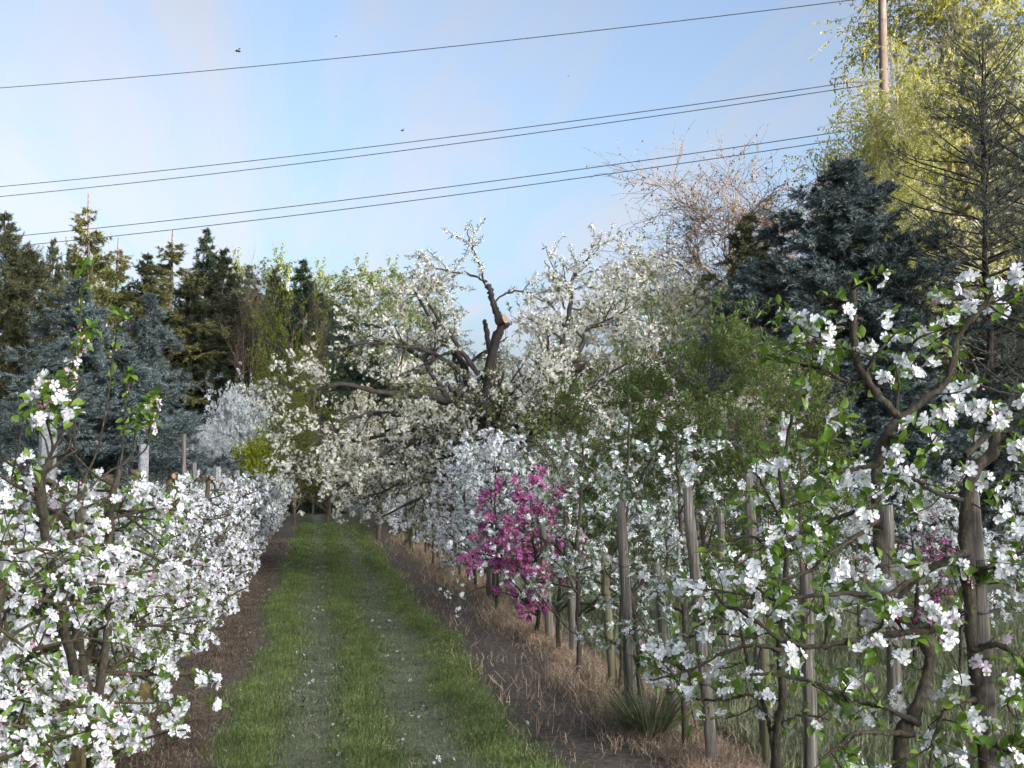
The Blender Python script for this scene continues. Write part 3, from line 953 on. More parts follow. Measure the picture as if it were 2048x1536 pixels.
# ------------------------------------------------------------------ right row
def spindle(name, label, seed, lod, ncl, petal, leafm, H=1.9, halfw=0.5, nl=9, group=None, leaf_n=4, ls=0.045, fs=0.019, nf=4, bark='bark_apple', cat='apple tree', ltpl=None, extra=4):
    """a slender upright tree: thin stem, open side branches, downy young leaves"""
    rng = np.random.default_rng(seed)
    root = thing(name, label, cat, group=group)
    P0, r0 = limb(rng, [(0, 0, -0.05), (rng.normal(0, .03), 0, H * 0.3), (rng.normal(0, .06), rng.normal(0, .05), H * 0.7), (rng.normal(0, .08), rng.normal(0, .08), H)], 0.024, 0.006, 16, 0.006)
    P0, R0 = P0[None], r0[None]
    P1, R1 = sub(rng, P0, R0, nl * 2, (halfw * 0.55, halfw * 1.3), (45, 85), (0.18, 0.97), 0.12, 0.12, 7, 0.6, 0.35, 0.02, 0.0035, 0.3)
    P2, R2 = sub(rng, P1, R1, 4, (0.10, 0.34), (30, 75), (0.2, 1), 0.10, 0.14, 5, 0.55, 0.5, 0.01, 0.002)
    tr = [(*tubes(P0, R0, 7, True), 0, True), (*tubes(P1, R1, 5), 0, True), (*tubes(P2, R2, 3), 0, True)]
    allp = np.concatenate([P2, sub(rng, P1, R1, 1, (0.05, 0.1), (10, 40), (0.8, 1), K=5)[0]])
    pos, d = along(rng, allp, max(1, ncl // len(allp) + 1), (0.2, 1))
    sel = rng.permutation(len(pos))[:ncl]
    pos, d = pos[sel], d[sel]
    B, Lf = clusters(rng, pos, nrm(d + rng.normal(0, 0.4, d.shape)), lod, nf, fs, 0.030, 0, leaf_n, ls, 0.4)
    if extra:
        p, d = along(rng, allp, extra, (0.1, 1))
        Lf += leaves(rng, p, nrm(d * 0.5 + rng.normal(0, 0.6, d.shape) + np.array([0, 0, -0.25])), ls * 1.15, lod if ltpl is None else 0, ltpl)
    build('trunk', tr, [bark], root)
    if B:
        build('blossom', B, [petal, 'stamen', 'bud'], root)
    build('leaves', Lf, [leafm], root)
    return root


RROW_X = 2.28
GR = 'apple trees in the right row'
rng = np.random.default_rng(31)
silv = [spindle('apple_tree', '', 200 + k, 2, 100, 'petal_w', 'leaf_silver', 1.95 + 0.1 * k, 0.48, 10, GR, 4, 0.052, 0.019, 4, ltpl=LEAF_NARROW, extra=4) for k in range(3)]
rmid = [spindle('apple_tree', '', 210 + k, 1, 480, 'petal_w', 'leaf_silver', 1.95, 0.62, 12, GR, 2, 0.045, 0.020, 5, extra=2) for k in range(3)]
rfar = [spindle('apple_tree', '', 220 + k, 0, 560, 'petal_w', 'leaf_silver', 2.1, 0.72, 12, GR, 1, 0.045, 0.022, 5, extra=1) for k in range(3)]
sil_lab = ['slender apple tree with silvery young leaves beside the tall leaning grey post', 'slender silvery leaved apple tree between the short post and tall grey post',
           'slender white flowering apple tree directly behind the tall grey post', 'slender white flowering apple tree just right of pink crab apple',
           'slim apple tree with white flowers touching the right side of pink crab apple']
used = set()
for (yy, k), lb in zip(((7.9, 0), (8.9, 1), (9.9, 2), (11.0, 0), (12.1, 1)), sil_lab):
    o = silv[k] if k not in used else dup(silv[k], (0, 0, 0))
    used.add(k)
    o['label'] = lb
    settle(o, RROW_X + rng.normal(0, 0.06), yy, rng.uniform(0, 6.28), rng.uniform(0.92, 1.05))
Y = 15.6
i = 0
used = set()
while Y < 44:
    pool, key = (rmid, 'm') if Y < 21 else (rfar, 'f')
    k = i % 3
    o = pool[k] if (key, k) not in used else dup(pool[k], (0, 0, 0))
    used.add((key, k))
    o['label'] = ('white blossoming apple tree, %s beyond the pink crab apple in right row' % ORD[i]) if i < 8 else 'distant white blossoming apple tree in the far part of right row'
    settle(o, RROW_X + rng.normal(0, 0.08), Y, rng.uniform(0, 6.28), rng.uniform(0.92, 1.08))
    Y += 1.0 if Y < 21 else 1.25
    i += 1
# pink crab apple
o = spindle('crab_apple_tree', 'bright magenta pink crab apple in full flower in the right row', 301, 2, 800, 'petal_pink', 'leaf_bronze', 1.38, 0.70, 16, None, 1, 0.04, 0.023, 5, 'bark_dark', 'crab apple', extra=3)
settle(o, RROW_X - 0.02, 13.4, 0.4, 1.0)
p = at(1825, 1120, 11.5)
o = spindle('crab_apple_tree', 'small magenta crab apple glimpsed behind the near right apple tree', 302, 1, 150, 'petal_pink', 'leaf_bronze', 1.0, 0.45, 10, None, 1, 0.04, 0.020, 4, 'bark_dark', 'crab apple')
settle(o, p[0], p[1], 0.2, 1.0)

# second and third rows further right
i = 0
for xx, y0, y1, st, lb, gg in ((5.7, 9.5, 40, 1.25, 'white flowering apple tree in the second row behind the wooden posts', 'apple trees in second right row'),
                               (9.2, 13, 44, 1.6, 'white flowering apple tree in the third row far behind the posts', 'apple trees in third right row')):
    Y = y0
    while Y < y1:
        src = (rmid if Y < 18 else rfar)[i % 3] if (xx > 8 or i % 2) else silv[i % 3]
        settle(dup(src, (0, 0, 0), label=lb, group=gg), xx + rng.normal(0, 0.1), Y, rng.uniform(0, 6.28), rng.uniform(0.74, 0.92))
        Y += st; i += 1

# wooden posts (top pixel, foot pixel, distance)
wp = [((1943, 985), (1985, 1620), 4.75, 0.036, 'post', 'thick weathered wooden post tied to the near right apple trunk'),
      ((1613, 1142), (1622, 1560), 7.0, 0.036, 'post', 'brown wooden post standing among blossom left of the near right trunks'),
      ((1527, 1290), (1536, 1545), 7.3, 0.030, 'post_green', 'short greenish wooden post with a thin pale stem against it'),
      ((1497, 948), (1530, 1490), 8.0, 0.036, 'post', 'tall wooden post topped with white blossom clusters'),
      ((1374, 975), (1428, 1545), 7.4, 0.033, 'post', 'tall grey leaning wooden post with a black tie near its foot'),
      ((1314, 1128), (1352, 1492), 8.3, 0.034, 'post', 'short dark leaning post between the two tall grey posts'),
      ((1242, 1004), (1263, 1478), 8.6, 0.034, 'post', 'tall grey wooden post beside the grass tussock'),
      ((1208, 1105), (1228, 1405), 10.0, 0.034, 'post_green', 'mossy post half hidden left of the tall grey post by the tussock'),
      ((1132, 1003), (1152, 1328), 12.0, 0.042, 'post', 'pale wooden post right of the pink crab apple blossom'),
      ((1084, 1030), (1102, 1300), 13.2, 0.040, 'post', 'wooden post hidden inside the pink crab apple blossom'),
      ((1020, 1040), (1040, 1250), 15.2, 0.040, 'post', 'wooden post behind the middle of the pink crab apple'),
      ((966, 1005), (985, 1205), 17.2, 0.048, 'post', 'pale leaning post left of the pink crab apple top'),
      ((912, 1040), (925, 1160), 21.0, 0.045, 'post', 'distant post among white blossom under the old cherry'),
      ((1265, 1040), (1285, 1190), 15.0, 0.040, 'post', 'thin wooden post in the row behind, seen right of tall grey post'),
      ((1775, 1010), (1790, 1400), 8.6, 0.045, 'post', 'dark wooden post behind the near right apple trunk'),
      ((1440, 1010), (1448, 1240), 12.5, 0.035, 'post', 'thin dark post of the row behind, left of blossom topped post')]
for (tx, ty), (fx, fy), yy, r, mt, lb in wp:
    a_, b_ = at(tx, ty, yy), at(fx, fy, yy)
    tdir = (b_ - a_) / (b_[2] - a_[2])
    b_ = a_ + tdir * (-0.15 - a_[2])
    rl = np.random.default_rng(int(tx))
    P = np.linspace(b_, a_, 9) - np.array([b_[0], yy, 0])
    P[1:-1, :2] += rl.normal(0, 0.003, (7, 2))
    rr = r * (1 + rl.uniform(-0.05, 0.05, 9)) * np.linspace(1.08, 0.95, 9); rr[-1] *= 0.86
    V, Fa = tubes(P[None], rr[None], 10, True)
    V = V + np.repeat(rl.normal(0, r * 0.03, (len(V) // 10, 1, 3)), 10, 1).reshape(-1, 3) * [1, 1, 0]
    o = build('wooden_post', [(V, Fa, 0, True)], [mt], loc=(b_[0], yy, 0))
    tag(o, lb, 'wooden post', 'wooden posts of the right rows')
    if yy < 10.5:
        q = P[3] if 'leaning' in lb else P[6]
        a = np.linspace(0, 2 * math.pi, 17)
        ring = np.stack([q[0] + np.cos(a) * r * 1.12, q[1] + np.sin(a) * r * 1.12, q[2] + 0.006 * np.sin(a)], 1)
        ring = np.vstack([ring, ring[-1] + (0.04, -0.01, 0.008)])
        build('tie', [(*tubes(ring[None], np.full((1, 18), 0.004), 5, True), 0, True)], ['black'], o)
for z, lb in ((1.45, 'upper trellis wire strung along the wooden posts'), (0.75, 'lower trellis wire strung along the wooden posts')):
    yy = np.linspace(3.5, 40, 26)
    P = np.stack([np.full(26, RROW_X + 0.05), yy, z + 0.015 * np.sin(yy)], 1)[None]
    tag(build('trellis_wire', [(*tubes(P, np.full((1, 26), 0.0018), 4), 0, True)], ['wire']), lb, 'trellis wire', 'trellis wires')


# ------------------------------------------------------------------ near right apple trees, limb by limb
def hero(name, label, seed, foot, limbs, cl_px, D, extra_leaf=9, blush=(), ybase=0.0, ncl_extra=40):
    rng = np.random.default_rng(seed)
    root = thing(name, label, 'apple tree', foot)
    F0 = np.array(foot)
    Ps, Rs, tr = [], [], []
    for pts, r0, r1, dz in limbs:
        n = len(pts)
        W3 = [at(px, py, D + dz * k / max(n - 1, 1) + rng.normal(0, 0.015)) - F0 for k, (px, py) in enumerate(pts)]
        if pts[0][1] > 1600:
            W3[0][2] = -0.08
        P, r = limb(rng, W3, r0, r1, 44, 0.0022, 0.15)
        Ps.append(P); Rs.append(r)
    P0, R0 = np.stack(Ps), np.stack(Rs)
    Vt, Ft = tubes(P0, R0, 11, True)
    tr.append((Vt + rng.normal(0, 0.0011, Vt.shape), Ft, 0, True))
    P1, R1 = sub(rng, P0[2:], R0[2:], 6, (0.10, 0.28), (45, 90), (0.1, 0.9), 0.05, 0.16, 6, 0.5, 0.4, 0.0, 0.003)
    tr.append((*tubes(P1, R1, 5), 0, True))
    # clusters, each on its own spur off the nearest wood
    wood = np.concatenate([P0.reshape(-1, 3), P1.reshape(-1, 3)])
    cp = np.array([at(px, py, D + rng.uniform(-0.22, 0.25)) - F0 for px, py, s in cl_px])
    near_i = np.array([np.argmin(((wood - c) ** 2).sum(1)) for c in cp])
    st = wood[near_i]
    SPn = np.stack([spline([a, (a + b) / 2 + rng.normal(0, 0.012, 3) + (0, 0, -0.01), b], 6) for a, b in zip(st, cp)])
    tr.append((*tubes(SPn, np.full((len(cp), 1), 0.0035) * np.linspace(1, 0.6, 6)[None], 4), 0, True))
    toward = nrm(np.array([0, 0, CAM_H]) - (cp + F0))
    outv = nrm(toward * 0.55 + rng.normal(0, 0.5, cp.shape) + np.array([0, 0, 0.25]))
    big = np.array([s for _, _, s in cl_px])
    B, Lf = [], []
    for s, nf in ((0, 6), (1, 11), (2, 7)):
        k = big == s
        if k.any():
            b_, l_ = clusters(rng, cp[k], outv[k], 2, nf, 0.0245, 0.036 + 0.014 * (s == 1), 3 if s == 2 else 0, 4, 0.056, 0.7)
            B += b_; Lf += l_
    # some more, hidden deeper in the tree
    p, d = along(rng, P1, 1, (0.5, 1))
    p = p[rng.permutation(len(p))[:ncl_extra]]
    b_, l_ = clusters(rng, p, rdir(rng, len(p), (0, -0.3, 0.3)), 2, 4, 0.020, 0.034, 0, 4, 0.055, 0.6)
    B += b_; Lf += l_
    p, d = along(rng, np.concatenate([P1]), extra_leaf, (0.1, 1))
    Lf += leaves(rng, p, nrm(d * 0.4 + rng.normal(0, 0.6, d.shape)), 0.058, 2)
    build('trunk', tr, ['bark_apple'], root)
    build('blossom', B, ['petal_w', 'stamen', 'bud', 'petal_blush'], root)
    build('leaves', Lf, ['leaf'], root)
    return root


big = [(1806, 697), (1946, 570), (1940, 632), (1996, 629), (1905, 781), (1946, 893), (1741, 946), (1734, 1035), (2014, 1127), (1662, 1131), (1765, 1131),
       (1826, 1124), (1751, 1172), (1700, 1195), (1649, 1254), (1861, 1216), (1577, 1319), (1724, 1370), (1809, 1394), (1908, 1380), (1953, 1438), (1505, 1148), (1491, 1185), (1741, 990)]
small = [(1682, 620), (1618, 644), (1641, 661), (1650, 690), (1659, 717), (1729, 686), (1782, 644), (1800, 726), (1845, 671), (1993, 576), (2031, 556), (1899, 655), (1823, 752),
         (1867, 740), (1761, 764), (1940, 773), (2031, 790), (1677, 839), (1858, 840), (1885, 828), (1826, 861), (1923, 828), (1964, 825), (2002, 831), (1996, 852), (1791, 893),
         (1864, 893), (2037, 905), (1650, 940), (1677, 948), (1779, 948), (1826, 948), (1929, 948), (1975, 966), (1999, 969), (1946, 975), (1706, 975), (1858, 981), (1587, 1038),
         (1642, 1018), (1727, 1066), (1823, 1035), (1997, 1021), (1543, 1072), (1608, 1079), (1618, 1110), (1666, 1168), (1710, 1137), (1926, 1151), (1604, 1206), (1567, 1202),
         (1895, 1243), (1932, 1226), (1888, 1281), (1792, 1264), (1796, 1223), (1772, 1212), (1737, 1236), (1526, 1240), (1560, 1243), (1717, 1312), (1751, 1295), (1806, 1325),
         (2018, 1377), (2021, 1404), (1683, 1380), (1690, 1421), (1731, 1411), (1867, 1373), (1874, 1486), (1870, 1500), (1936, 1507), (2021, 1520), (1908, 1527), (2040, 1180), (2044, 1440), (2036, 1060)]
blush = [(1960, 1308), (1997, 1271), (2028, 1336), (1967, 1330)]
limbsA = [([(1990, 1760), (1965, 1480), (1945, 1300), (1938, 1150), (1930, 1050), (1945, 950), (1988, 900), (1985, 835), (1962, 802)], 0.026, 0.020, 0.05),
          ([(1770, 1760), (1800, 1500), (1828, 1430), (1860, 1310), (1800, 1240), (1765, 1150), (1757, 1040), (1755, 920), (1775, 865)], 0.028, 0.019, 0.25),
          ([(1755, 930), (1775, 865), (1798, 838), (1757, 793), (1729, 749), (1710, 702), (1706, 594), (1697, 562)], 0.019, 0.012, 0.0),
          ([(1798, 838), (1850, 800), (1890, 767), (1905, 726), (1917, 673), (1958, 623), (2008, 579), (2060, 540)], 0.015, 0.010, 0.1),
          ([(1930, 910), (1990, 862), (2030, 870), (2100, 880)], 0.014, 0.010, 0.15),
          ([(1936, 1105), (1915, 1113), (1826, 1158), (1775, 1188), (1689, 1185), (1604, 1195), (1553, 1202), (1512, 1175)], 0.014, 0.005, -0.1),
          ([(1915, 1113), (1843, 1144), (1775, 1225), (1762, 1250), (1700, 1300)], 0.012, 0.007, 0.15),
          ([(1880, 1257), (1771, 1270), (1689, 1284), (1628, 1294), (1560, 1277), (1485, 1222), (1450, 1212), (1430, 1185)], 0.014, 0.005, 0.1),
          ([(1840, 1450), (1780, 1420), (1700, 1395), (1648, 1373), (1604, 1359), (1553, 1347), (1500, 1350)], 0.011, 0.005, 0.0),
          ([(1830, 1470), (1760, 1465), (1706, 1469), (1680, 1490), (1640, 1520)], 0.010, 0.005, -0.15),
          ([(1755, 1010), (1706, 1025), (1648, 1048), (1553, 1086), (1495, 1072), (1443, 1083)], 0.010, 0.004, 0.1),
          ([(1757, 1040), (1700, 1080), (1650, 1113), (1614, 1144), (1518, 1172)], 0.009, 0.004, -0.1),
          ([(1710, 702), (1670, 690), (1640, 680), (1605, 690)], 0.007, 0.004, -0.1),
          ([(1729, 749), (1690, 762), (1650, 740), (1600, 730)], 0.007, 0.004, 0.1),
          ([(1755, 930), (1700, 940), (1660, 950), (1620, 935)], 0.009, 0.004, -0.1),
          ([(1930, 1000), (1870, 985), (1830, 960), (1790, 950)], 0.009, 0.004, -0.1),
          ([(1945, 1300), (2000, 1290), (2060, 1330), (2100, 1350)], 0.012, 0.007, -0.2),
          ([(1950, 1400), (1900, 1410), (1870, 1470), (1860, 1540)], 0.010, 0.005, -0.15),
          ([(1962, 1480), (2010, 1500), (2070, 1510)], 0.010, 0.006, -0.1),
          ([(1940, 1150), (1990, 1130), (2050, 1100)], 0.010, 0.006, -0.1)]
cl = [(x, y, 1) for x, y in big] + [(x, y, 0) for x, y in small] + [(x, y, 2) for x, y in blush]
fx = at(1960, 945, 4.7)[0]
hero('apple_tree', 'big gnarled apple tree with large white blossom clusters beside thick weathered post', 401, (fx, 4.7, 0), limbsA, cl, 4.7, 6)

clB = [(1583, 837, 1), (1568, 878, 0), (1510, 937, 0), (1545, 948, 1), (1571, 934, 0), (1574, 966, 1), (1548, 984, 0), (1437, 1219, 0), (1457, 1243, 1), (1495, 1243, 0), (1413, 1277, 0), (1403, 1223, 0),
       (1495, 1353, 0), (1375, 1360, 0), (1396, 1325, 0), (1368, 1325, 0), (1389, 1394, 0), (1529, 1394, 0), (1440, 1322, 0), (1420, 1336, 0), (1447, 1438, 0), (1358, 1172, 0), (1386, 1178, 0),
       (1311, 1308, 1), (1349, 1298, 0), (1376, 1356, 0), (1294, 1366, 0), (1318, 1356, 1), (1546, 1113, 0), (1461, 1168, 1), (1575, 1060, 0), (1620, 975, 0), (1530, 1010, 0)]
limbsB = [([(1556, 1760), (1552, 1480), (1565, 1400), (1560, 1300), (1570, 1180), (1575, 1060), (1560, 960), (1575, 880), (1585, 830)], 0.020, 0.007, 0.0),
          ([(1556, 1700), (1545, 1500), (1530, 1420), (1500, 1340), (1480, 1260)], 0.012, 0.006, 0.1),
          ([(1560, 1300), (1500, 1290), (1440, 1310), (1380, 1340), (1300, 1360)], 0.010, 0.004, -0.1),
          ([(1565, 1250), (1500, 1215), (1450, 1225), (1400, 1250)], 0.009, 0.004, 0.0),
          ([(1570, 1180), (1500, 1190), (1430, 1180), (1360, 1180)], 0.009, 0.003, 0.0),
          ([(1565, 1400), (1500, 1390), (1440, 1400), (1380, 1390), (1330, 1330)], 0.009, 0.003, 0.05),
          ([(1575, 1060), (1545, 1010), (1520, 960), (1505, 940)], 0.007, 0.003, 0.0),
          ([(1540, 1460), (1600, 1430), (1660, 1440)], 0.007, 0.003, 0.0)]
fx = at(1556, 945, 5.7)[0]
hero('apple_tree', 'smaller apple tree with thin dark stem left of the near gnarled one', 402, (fx, 5.7, 0), limbsB, clB, 5.7, 3, ncl_extra=18)


# ------------------------------------------------------------------ tall shoots on the near left row
def shoot_tree():
    rng = np.random.default_rng(77)
    sh = [([(150, 905), (152, 760), (160, 640), (165, 535)], 5.6, 0), ([(140, 890), (128, 800), (150, 720), (185, 655)], 5.2, 1), ([(195, 900), (215, 800), (228, 700), (240, 630)], 5.9, 0),
          ([(245, 900), (250, 830), (258, 750)], 6.3, 0), ([(265, 905), (272, 850), (278, 815)], 6.6, 0), ([(290, 900), (300, 850), (308, 790)], 6.3, 1), ([(105, 890), (90, 830), (80, 770)], 5.2, 1)]
    F0 = np.array([at(190, 945, 5.9)[0], 5.9, 0.0])
    root = thing('apple_tree', 'apple tree with tall leafy shoots and pink buds above the left row', 'apple tree', tuple(F0), 0, GL)
    Pt, rt = limb(rng, [(0, 0, -0.05), (0.02, -0.05, 0.6), (-0.05, -0.1, 1.2), (-0.04, -0.05, 1.72)], 0.026, 0.017, 16, 0.005)
    Pu, ru = limb(rng, [(0.02, -0.05, 0.6), (0.05, 0.15, 1.1), (0.02, 0.3, 1.5), (0.05, 0.38, 1.78)], 0.021, 0.016, 16, 0.005)
    Pv, rv = limb(rng, [(0.0, -0.1, 0.7), (-0.06, -0.4, 1.2), (-0.10, -0.65, 1.66), (-0.06, -0.68, 1.80)], 0.021, 0.016, 16, 0.005)
    tr = [(*tubes(np.stack([Pt, Pu, Pv]), np.stack([rt, ru, rv]), 8, True), 0, True)]
    B, Lf = [], []
    for pts, D, kind in sh:
        W3 = np.array([at(px, py, D) for px, py in pts]) - F0
        near_w = np.concatenate([Pt[-4:], Pu[-4:], Pv[-4:]])
        s = near_w[np.argmin(((near_w - W3[0]) ** 2).sum(1))]
        P = spline([s, *W3], 18)
        r = np.linspace(0.006, 0.0022, 18)
        tr.append((*tubes(P[None], r[None], 5), 0, True))
        p, d = along(rng, P[None], 26, (0.45, 1.0))
        Lf += leaves(rng, p, nrm(rng.normal(0, 0.6, p.shape) + np.array([0, 0, 0.35])), 0.040, 2)
        e = P[-1:]
        Lf += leaves(rng, np.repeat(e, 9, 0), nrm(rng.normal(0, 0.7, (9, 3)) + np.array([0, 0, 0.25])), 0.055, 2)
        if kind:
            q, d = along(rng, P[None], 7, (0.5, 1.0))
            b_, l_ = clusters(rng, q, rdir(rng, 7, (0.2, -0.3, 0.5)), 2, 2, 0.017, 0.030, 0, 3, 0.05, 1.0)
            B += b_; Lf += l_
            bd = rdir(rng, 14, (0, -0.3, 0.5)); bq = np.repeat(q, 2, 0)
            B.append((*inst(BUD, bq + bd * 0.03, frames(bd, np.zeros(14)), rng.uniform(0.007, 0.010, 14)), 2, True))
        else:
            bd = rdir(rng, 5, (0, 0, 0.6)); q, d = along(rng, P[None], 5, (0.6, 1.0))
            B.append((*inst(BUD, q + bd * 0.02, frames(bd, np.zeros(5)), rng.uniform(0.005, 0.008, 5)), 2, True))
    P1, R1 = sub(rng, np.stack([Pt, Pu, Pv]), np.stack([rt, ru, rv]), 15, (0.2, 0.55), (45, 95), (0.25, 0.95), 0, 0.14, 7, 0.45, 0.4, 0.03, 0.004)
    tr.append((*tubes(P1, R1, 5), 0, True))
    q, d = along(rng, P1, 11, (0.3, 1))
    kq = (q[:, 2] < 1.68) & (rng.random(len(q)) < np.where(q[:, 2] > 1.35, 0.6, 1.0)); q, d = q[kq], d[kq]
    b_, l_ = clusters(rng, q, nrm(d + rng.normal(0, 0.5, d.shape)), 2, 5, 0.0205, 0.033, 0, 2, 0.045, 0.6)
    B += b_; Lf += l_
    q = np.array([at(px, py, 5.0) for px, py in ((60, 835), (100, 762), (45, 850), (55, 930), (70, 800), (115, 800), (40, 975), (150, 840), (130, 815))]) - F0
    wood = np.concatenate([P1.reshape(-1, 3), Pv, Pt])
    SPn = np.stack([spline([wood[np.argmin(((wood - c) ** 2).sum(1))], (wood[np.argmin(((wood - c) ** 2).sum(1))] + c) / 2, c], 5) for c in q])
    tr.append((*tubes(SPn, np.full((len(q), 5), 0.0035), 4), 0, True))
    b_, l_ = clusters(rng, q, rdir(rng, len(q), (0.2, -0.5, 0.3)), 2, 6, 0.021, 0.036, 0, 5, 0.055, 1.0)
    B += b_; Lf += l_
    build('trunk', tr, ['bark_apple'], root)
    build('blossom', B, ['petal', 'stamen', 'bud'], root)
    build('leaves', Lf, ['leaf'], root)


shoot_tree()


# ------------------------------------------------------------------ old cherry
def cherry():
    rng = np.random.default_rng(55)
    D = 22.0
    F0 = np.array([at(985, 945, D)[0], D, 0.0])
    root = thing('cherry_tree', 'huge old cherry tree with dark gnarled limbs, full of white blossom, over the lane', 'cherry tree', tuple(F0))
    L = [([(985, 1200), (985, 1040), (985, 960), (972, 890), (968, 830)], 0.20, 0.14, 0),
         ([(985, 1000), (1010, 915), (1045, 875), (1080, 820), (1112, 765), (1150, 732), (1185, 738)], 0.16, 0.09, -0.3),
         ([(968, 840), (982, 770), (980, 720), (1000, 668), (1006, 640)], 0.10, 0.075, -0.5),
         ([(985, 720), (974, 670), (968, 640)], 0.06, 0.035, 0.3),
         ([(1003, 648), (985, 605), (973, 568)], 0.065, 0.045, -0.2),
         ([(975, 575), (960, 530), (950, 490), (944, 462)], 0.020, 0.008, 0.3),
         ([(975, 572), (930, 555), (880, 530), (838, 505)], 0.022, 0.008, -0.5),
         ([(985, 605), (1030, 580), (1080, 600), (1110, 610)], 0.020, 0.008, -0.2),
         ([(966, 850), (905, 800), (830, 792), (760, 778), (690, 775), (610, 785), (525, 762)], 0.085, 0.010, -1.2),
         ([(945, 800), (930, 722), (900, 700), (865, 640), (815, 565)], 0.08, 0.015, 0.6),
         ([(962, 905), (880, 880), (800, 890), (720, 950), (650, 1000)], 0.08, 0.015, -1.6),
         ([(910, 840), (790, 830), (705, 828), (650, 868), (605, 895)], 0.06, 0.012, -2.0),
         ([(1112, 765), (1128, 690), (1138, 610), (1150, 545), (1200, 495)], 0.065, 0.010, 0.4),
         ([(1110, 790), (1200, 780), (1290, 800)], 0.06, 0.012, 0.8),
         ([(1150, 732), (1180, 665), (1225, 640), (1265, 600)], 0.055, 0.012, 1.0),
         ([(1138, 620), (1110, 560), (1090, 520)], 0.02, 0.008, 0.1),
         ([(972, 890), (910, 940), (850, 990), (770, 1030)], 0.06, 0.012, -1.0),
         ([(900, 800), (840, 720), (770, 660), (720, 650)], 0.05, 0.012, 0.5),
         ([(960, 860), (1000, 800), (1060, 760), (1080, 700)], 0.06, 0.015, 1.6),
         ([(945, 775), (870, 705), (790, 690), (710, 690), (655, 715)], 0.05, 0.010, -0.7),
         ([(955, 750), (890, 655), (850, 595), (835, 550)], 0.045, 0.010, -0.3),
         ([(935, 830), (820, 855), (715, 880), (600, 915)], 0.05, 0.010, -0.8),
         ([(965, 930), (880, 945), (800, 975), (725, 1005)], 0.045, 0.010, -0.5),
         ([(962, 905), (850, 925), (740, 935), (615, 965)], 0.045, 0.010, 0.6),
         ([(1050, 850), (1090, 740), (1100, 670)], 0.05, 0.012, -0.8),
         ([(1075, 830), (1150, 800), (1230, 740), (1290, 690)], 0.05, 0.010, -0.4)]
    Ps, Rs = [], []
    for pts, r0, r1, dz in L:
        n = len(pts)
        W3 = [at(px, py, D + dz * k / (n - 1)) - F0 + rng.normal(0, 0.03, 3) for k, (px, py) in enumerate(pts)]
        if pts[0][1] > 1100: W3[0][2] = -0.1
        P, r = limb(rng, W3, r0, r1, 20, 0.012, 0.14)
        Ps.append(P); Rs.append(r)
    for k in range(11):                                   # limbs reaching towards and away from the lane's end
        a = R_(40 + 100 * rng.random()) * (1 if k % 2 else -1)
        s = Ps[0][int(rng.integers(11, 19))]
        ln = rng.uniform(2.0, 3.4); el = rng.uniform(-0.05, 0.35)
        d = np.array([math.cos(a) * -1, math.sin(a), 0])
        e = s + d * ln + np.array([0, 0, ln * el])
        P, r = limb(rng, [s, s + (e - s) * 0.35 + (0, 0, 0.25), s + (e - s) * 0.7 + (0, 0, 0.2), e], 0.075, 0.012, 20, 0.03)
        Ps.append(P); Rs.append(r)
    P0, R0 = np.stack(Ps), np.stack(Rs)
    tr = [(*tubes(P0, R0, 9, True), 0, True)]
    thin = [5, 6, 7, 15]
    sel = [k for k in range(len(Ps)) if k not in (0, 2, 3, 4) and k not in thin]
    P1, R1 = sub(rng, P0[sel], R0[sel], 12, (0.4, 1.3), (35, 80), (0.15, 1.0), -0.02, 0.12, 8, 0.5, 0.3, 0.03, 0.006, 0.4)
    PT, RT = sub(rng, P0[thin], R0[thin], 9, (0.15, 0.55), (35, 75), (0.1, 1.0), 0.1, 0.1, 8, 0.6, 0.4, 0.0, 0.005)
    P2, R2 = sub(rng, P1, R1, 6, (0.25, 0.75), (30, 75), (0.15, 1.0), 0.02, 0.12, 6, 0.55, 0.4, 0.03, 0.004, 0.2)
    tr += [(*tubes(P1, R1, 5), 0, True), (*tubes(P2, R2, 3), 0, True), (*tubes(PT, RT, 4), 0, True)]
    allp = np.concatenate([P2])
    pos, d = along(rng, allp, 6, (0.1, 1))
    # also along the thin tops drawn from the photograph
    tp, td = along(rng, P0[[5, 6, 7, 12, 15]], 16, (0.2, 1)); tq, te = along(rng, PT, 7, (0.2, 1))
    pos = np.concatenate([pos, tp, tq]); d = np.concatenate([d, td, te])
    path = P0[[0, 1, 2, 3, 4, 8, 19]].reshape(-1, 3)        # the big limbs keep bare, dark bark
    dist = np.sqrt(((pos[:, None, [0, 2]] - path[None][:, :, [0, 2]]) ** 2).sum(-1)).min(1)
    bare = (dist < 0.17) & (pos[:, 1] < 0.4) & (rng.random(len(pos)) < 0.85)
    ok = (pos[:, 2] > 0.9) & ~((pos[:, 2] < 1.5) & (np.abs(pos[:, 0]) < 0.6)) & ~bare
    pos, d = pos[ok], d[ok]
    B, Lf = clusters(rng, pos, nrm(rng.normal(0, 0.6, d.shape) + np.array([0, -0.15, -0.2])), 0, 5, 0.023, 0.048, 0, 0)
    p, d = along(rng, allp, 12, (0.1, 1)); tq, te = along(rng, PT, 6, (0.1, 1)); p = np.concatenate([p, tq]); d = np.concatenate([d, te])
    Lf = leaves(rng, p, nrm(d + rng.normal(0, 0.7, d.shape) + np.array([0, 0, -0.1])), 0.08, 0, LEAF_NARROW)
    build('trunk', tr, ['bark_dark'], root)
    build('blossom', B, ['petal_cherry', 'stamen', 'bud'], root)
    build('leaves', Lf, ['leaf_cherry'], root)
    c = at(1010, 637, D - 0.62) - F0                        # big pale pruning cut on the leader
    nrm_ = nrm(np.array([[0.75, -0.6, 0.25]])); f = frames(nrm_, np.zeros(1))[0]; a = np.arange(12) * math.pi / 6
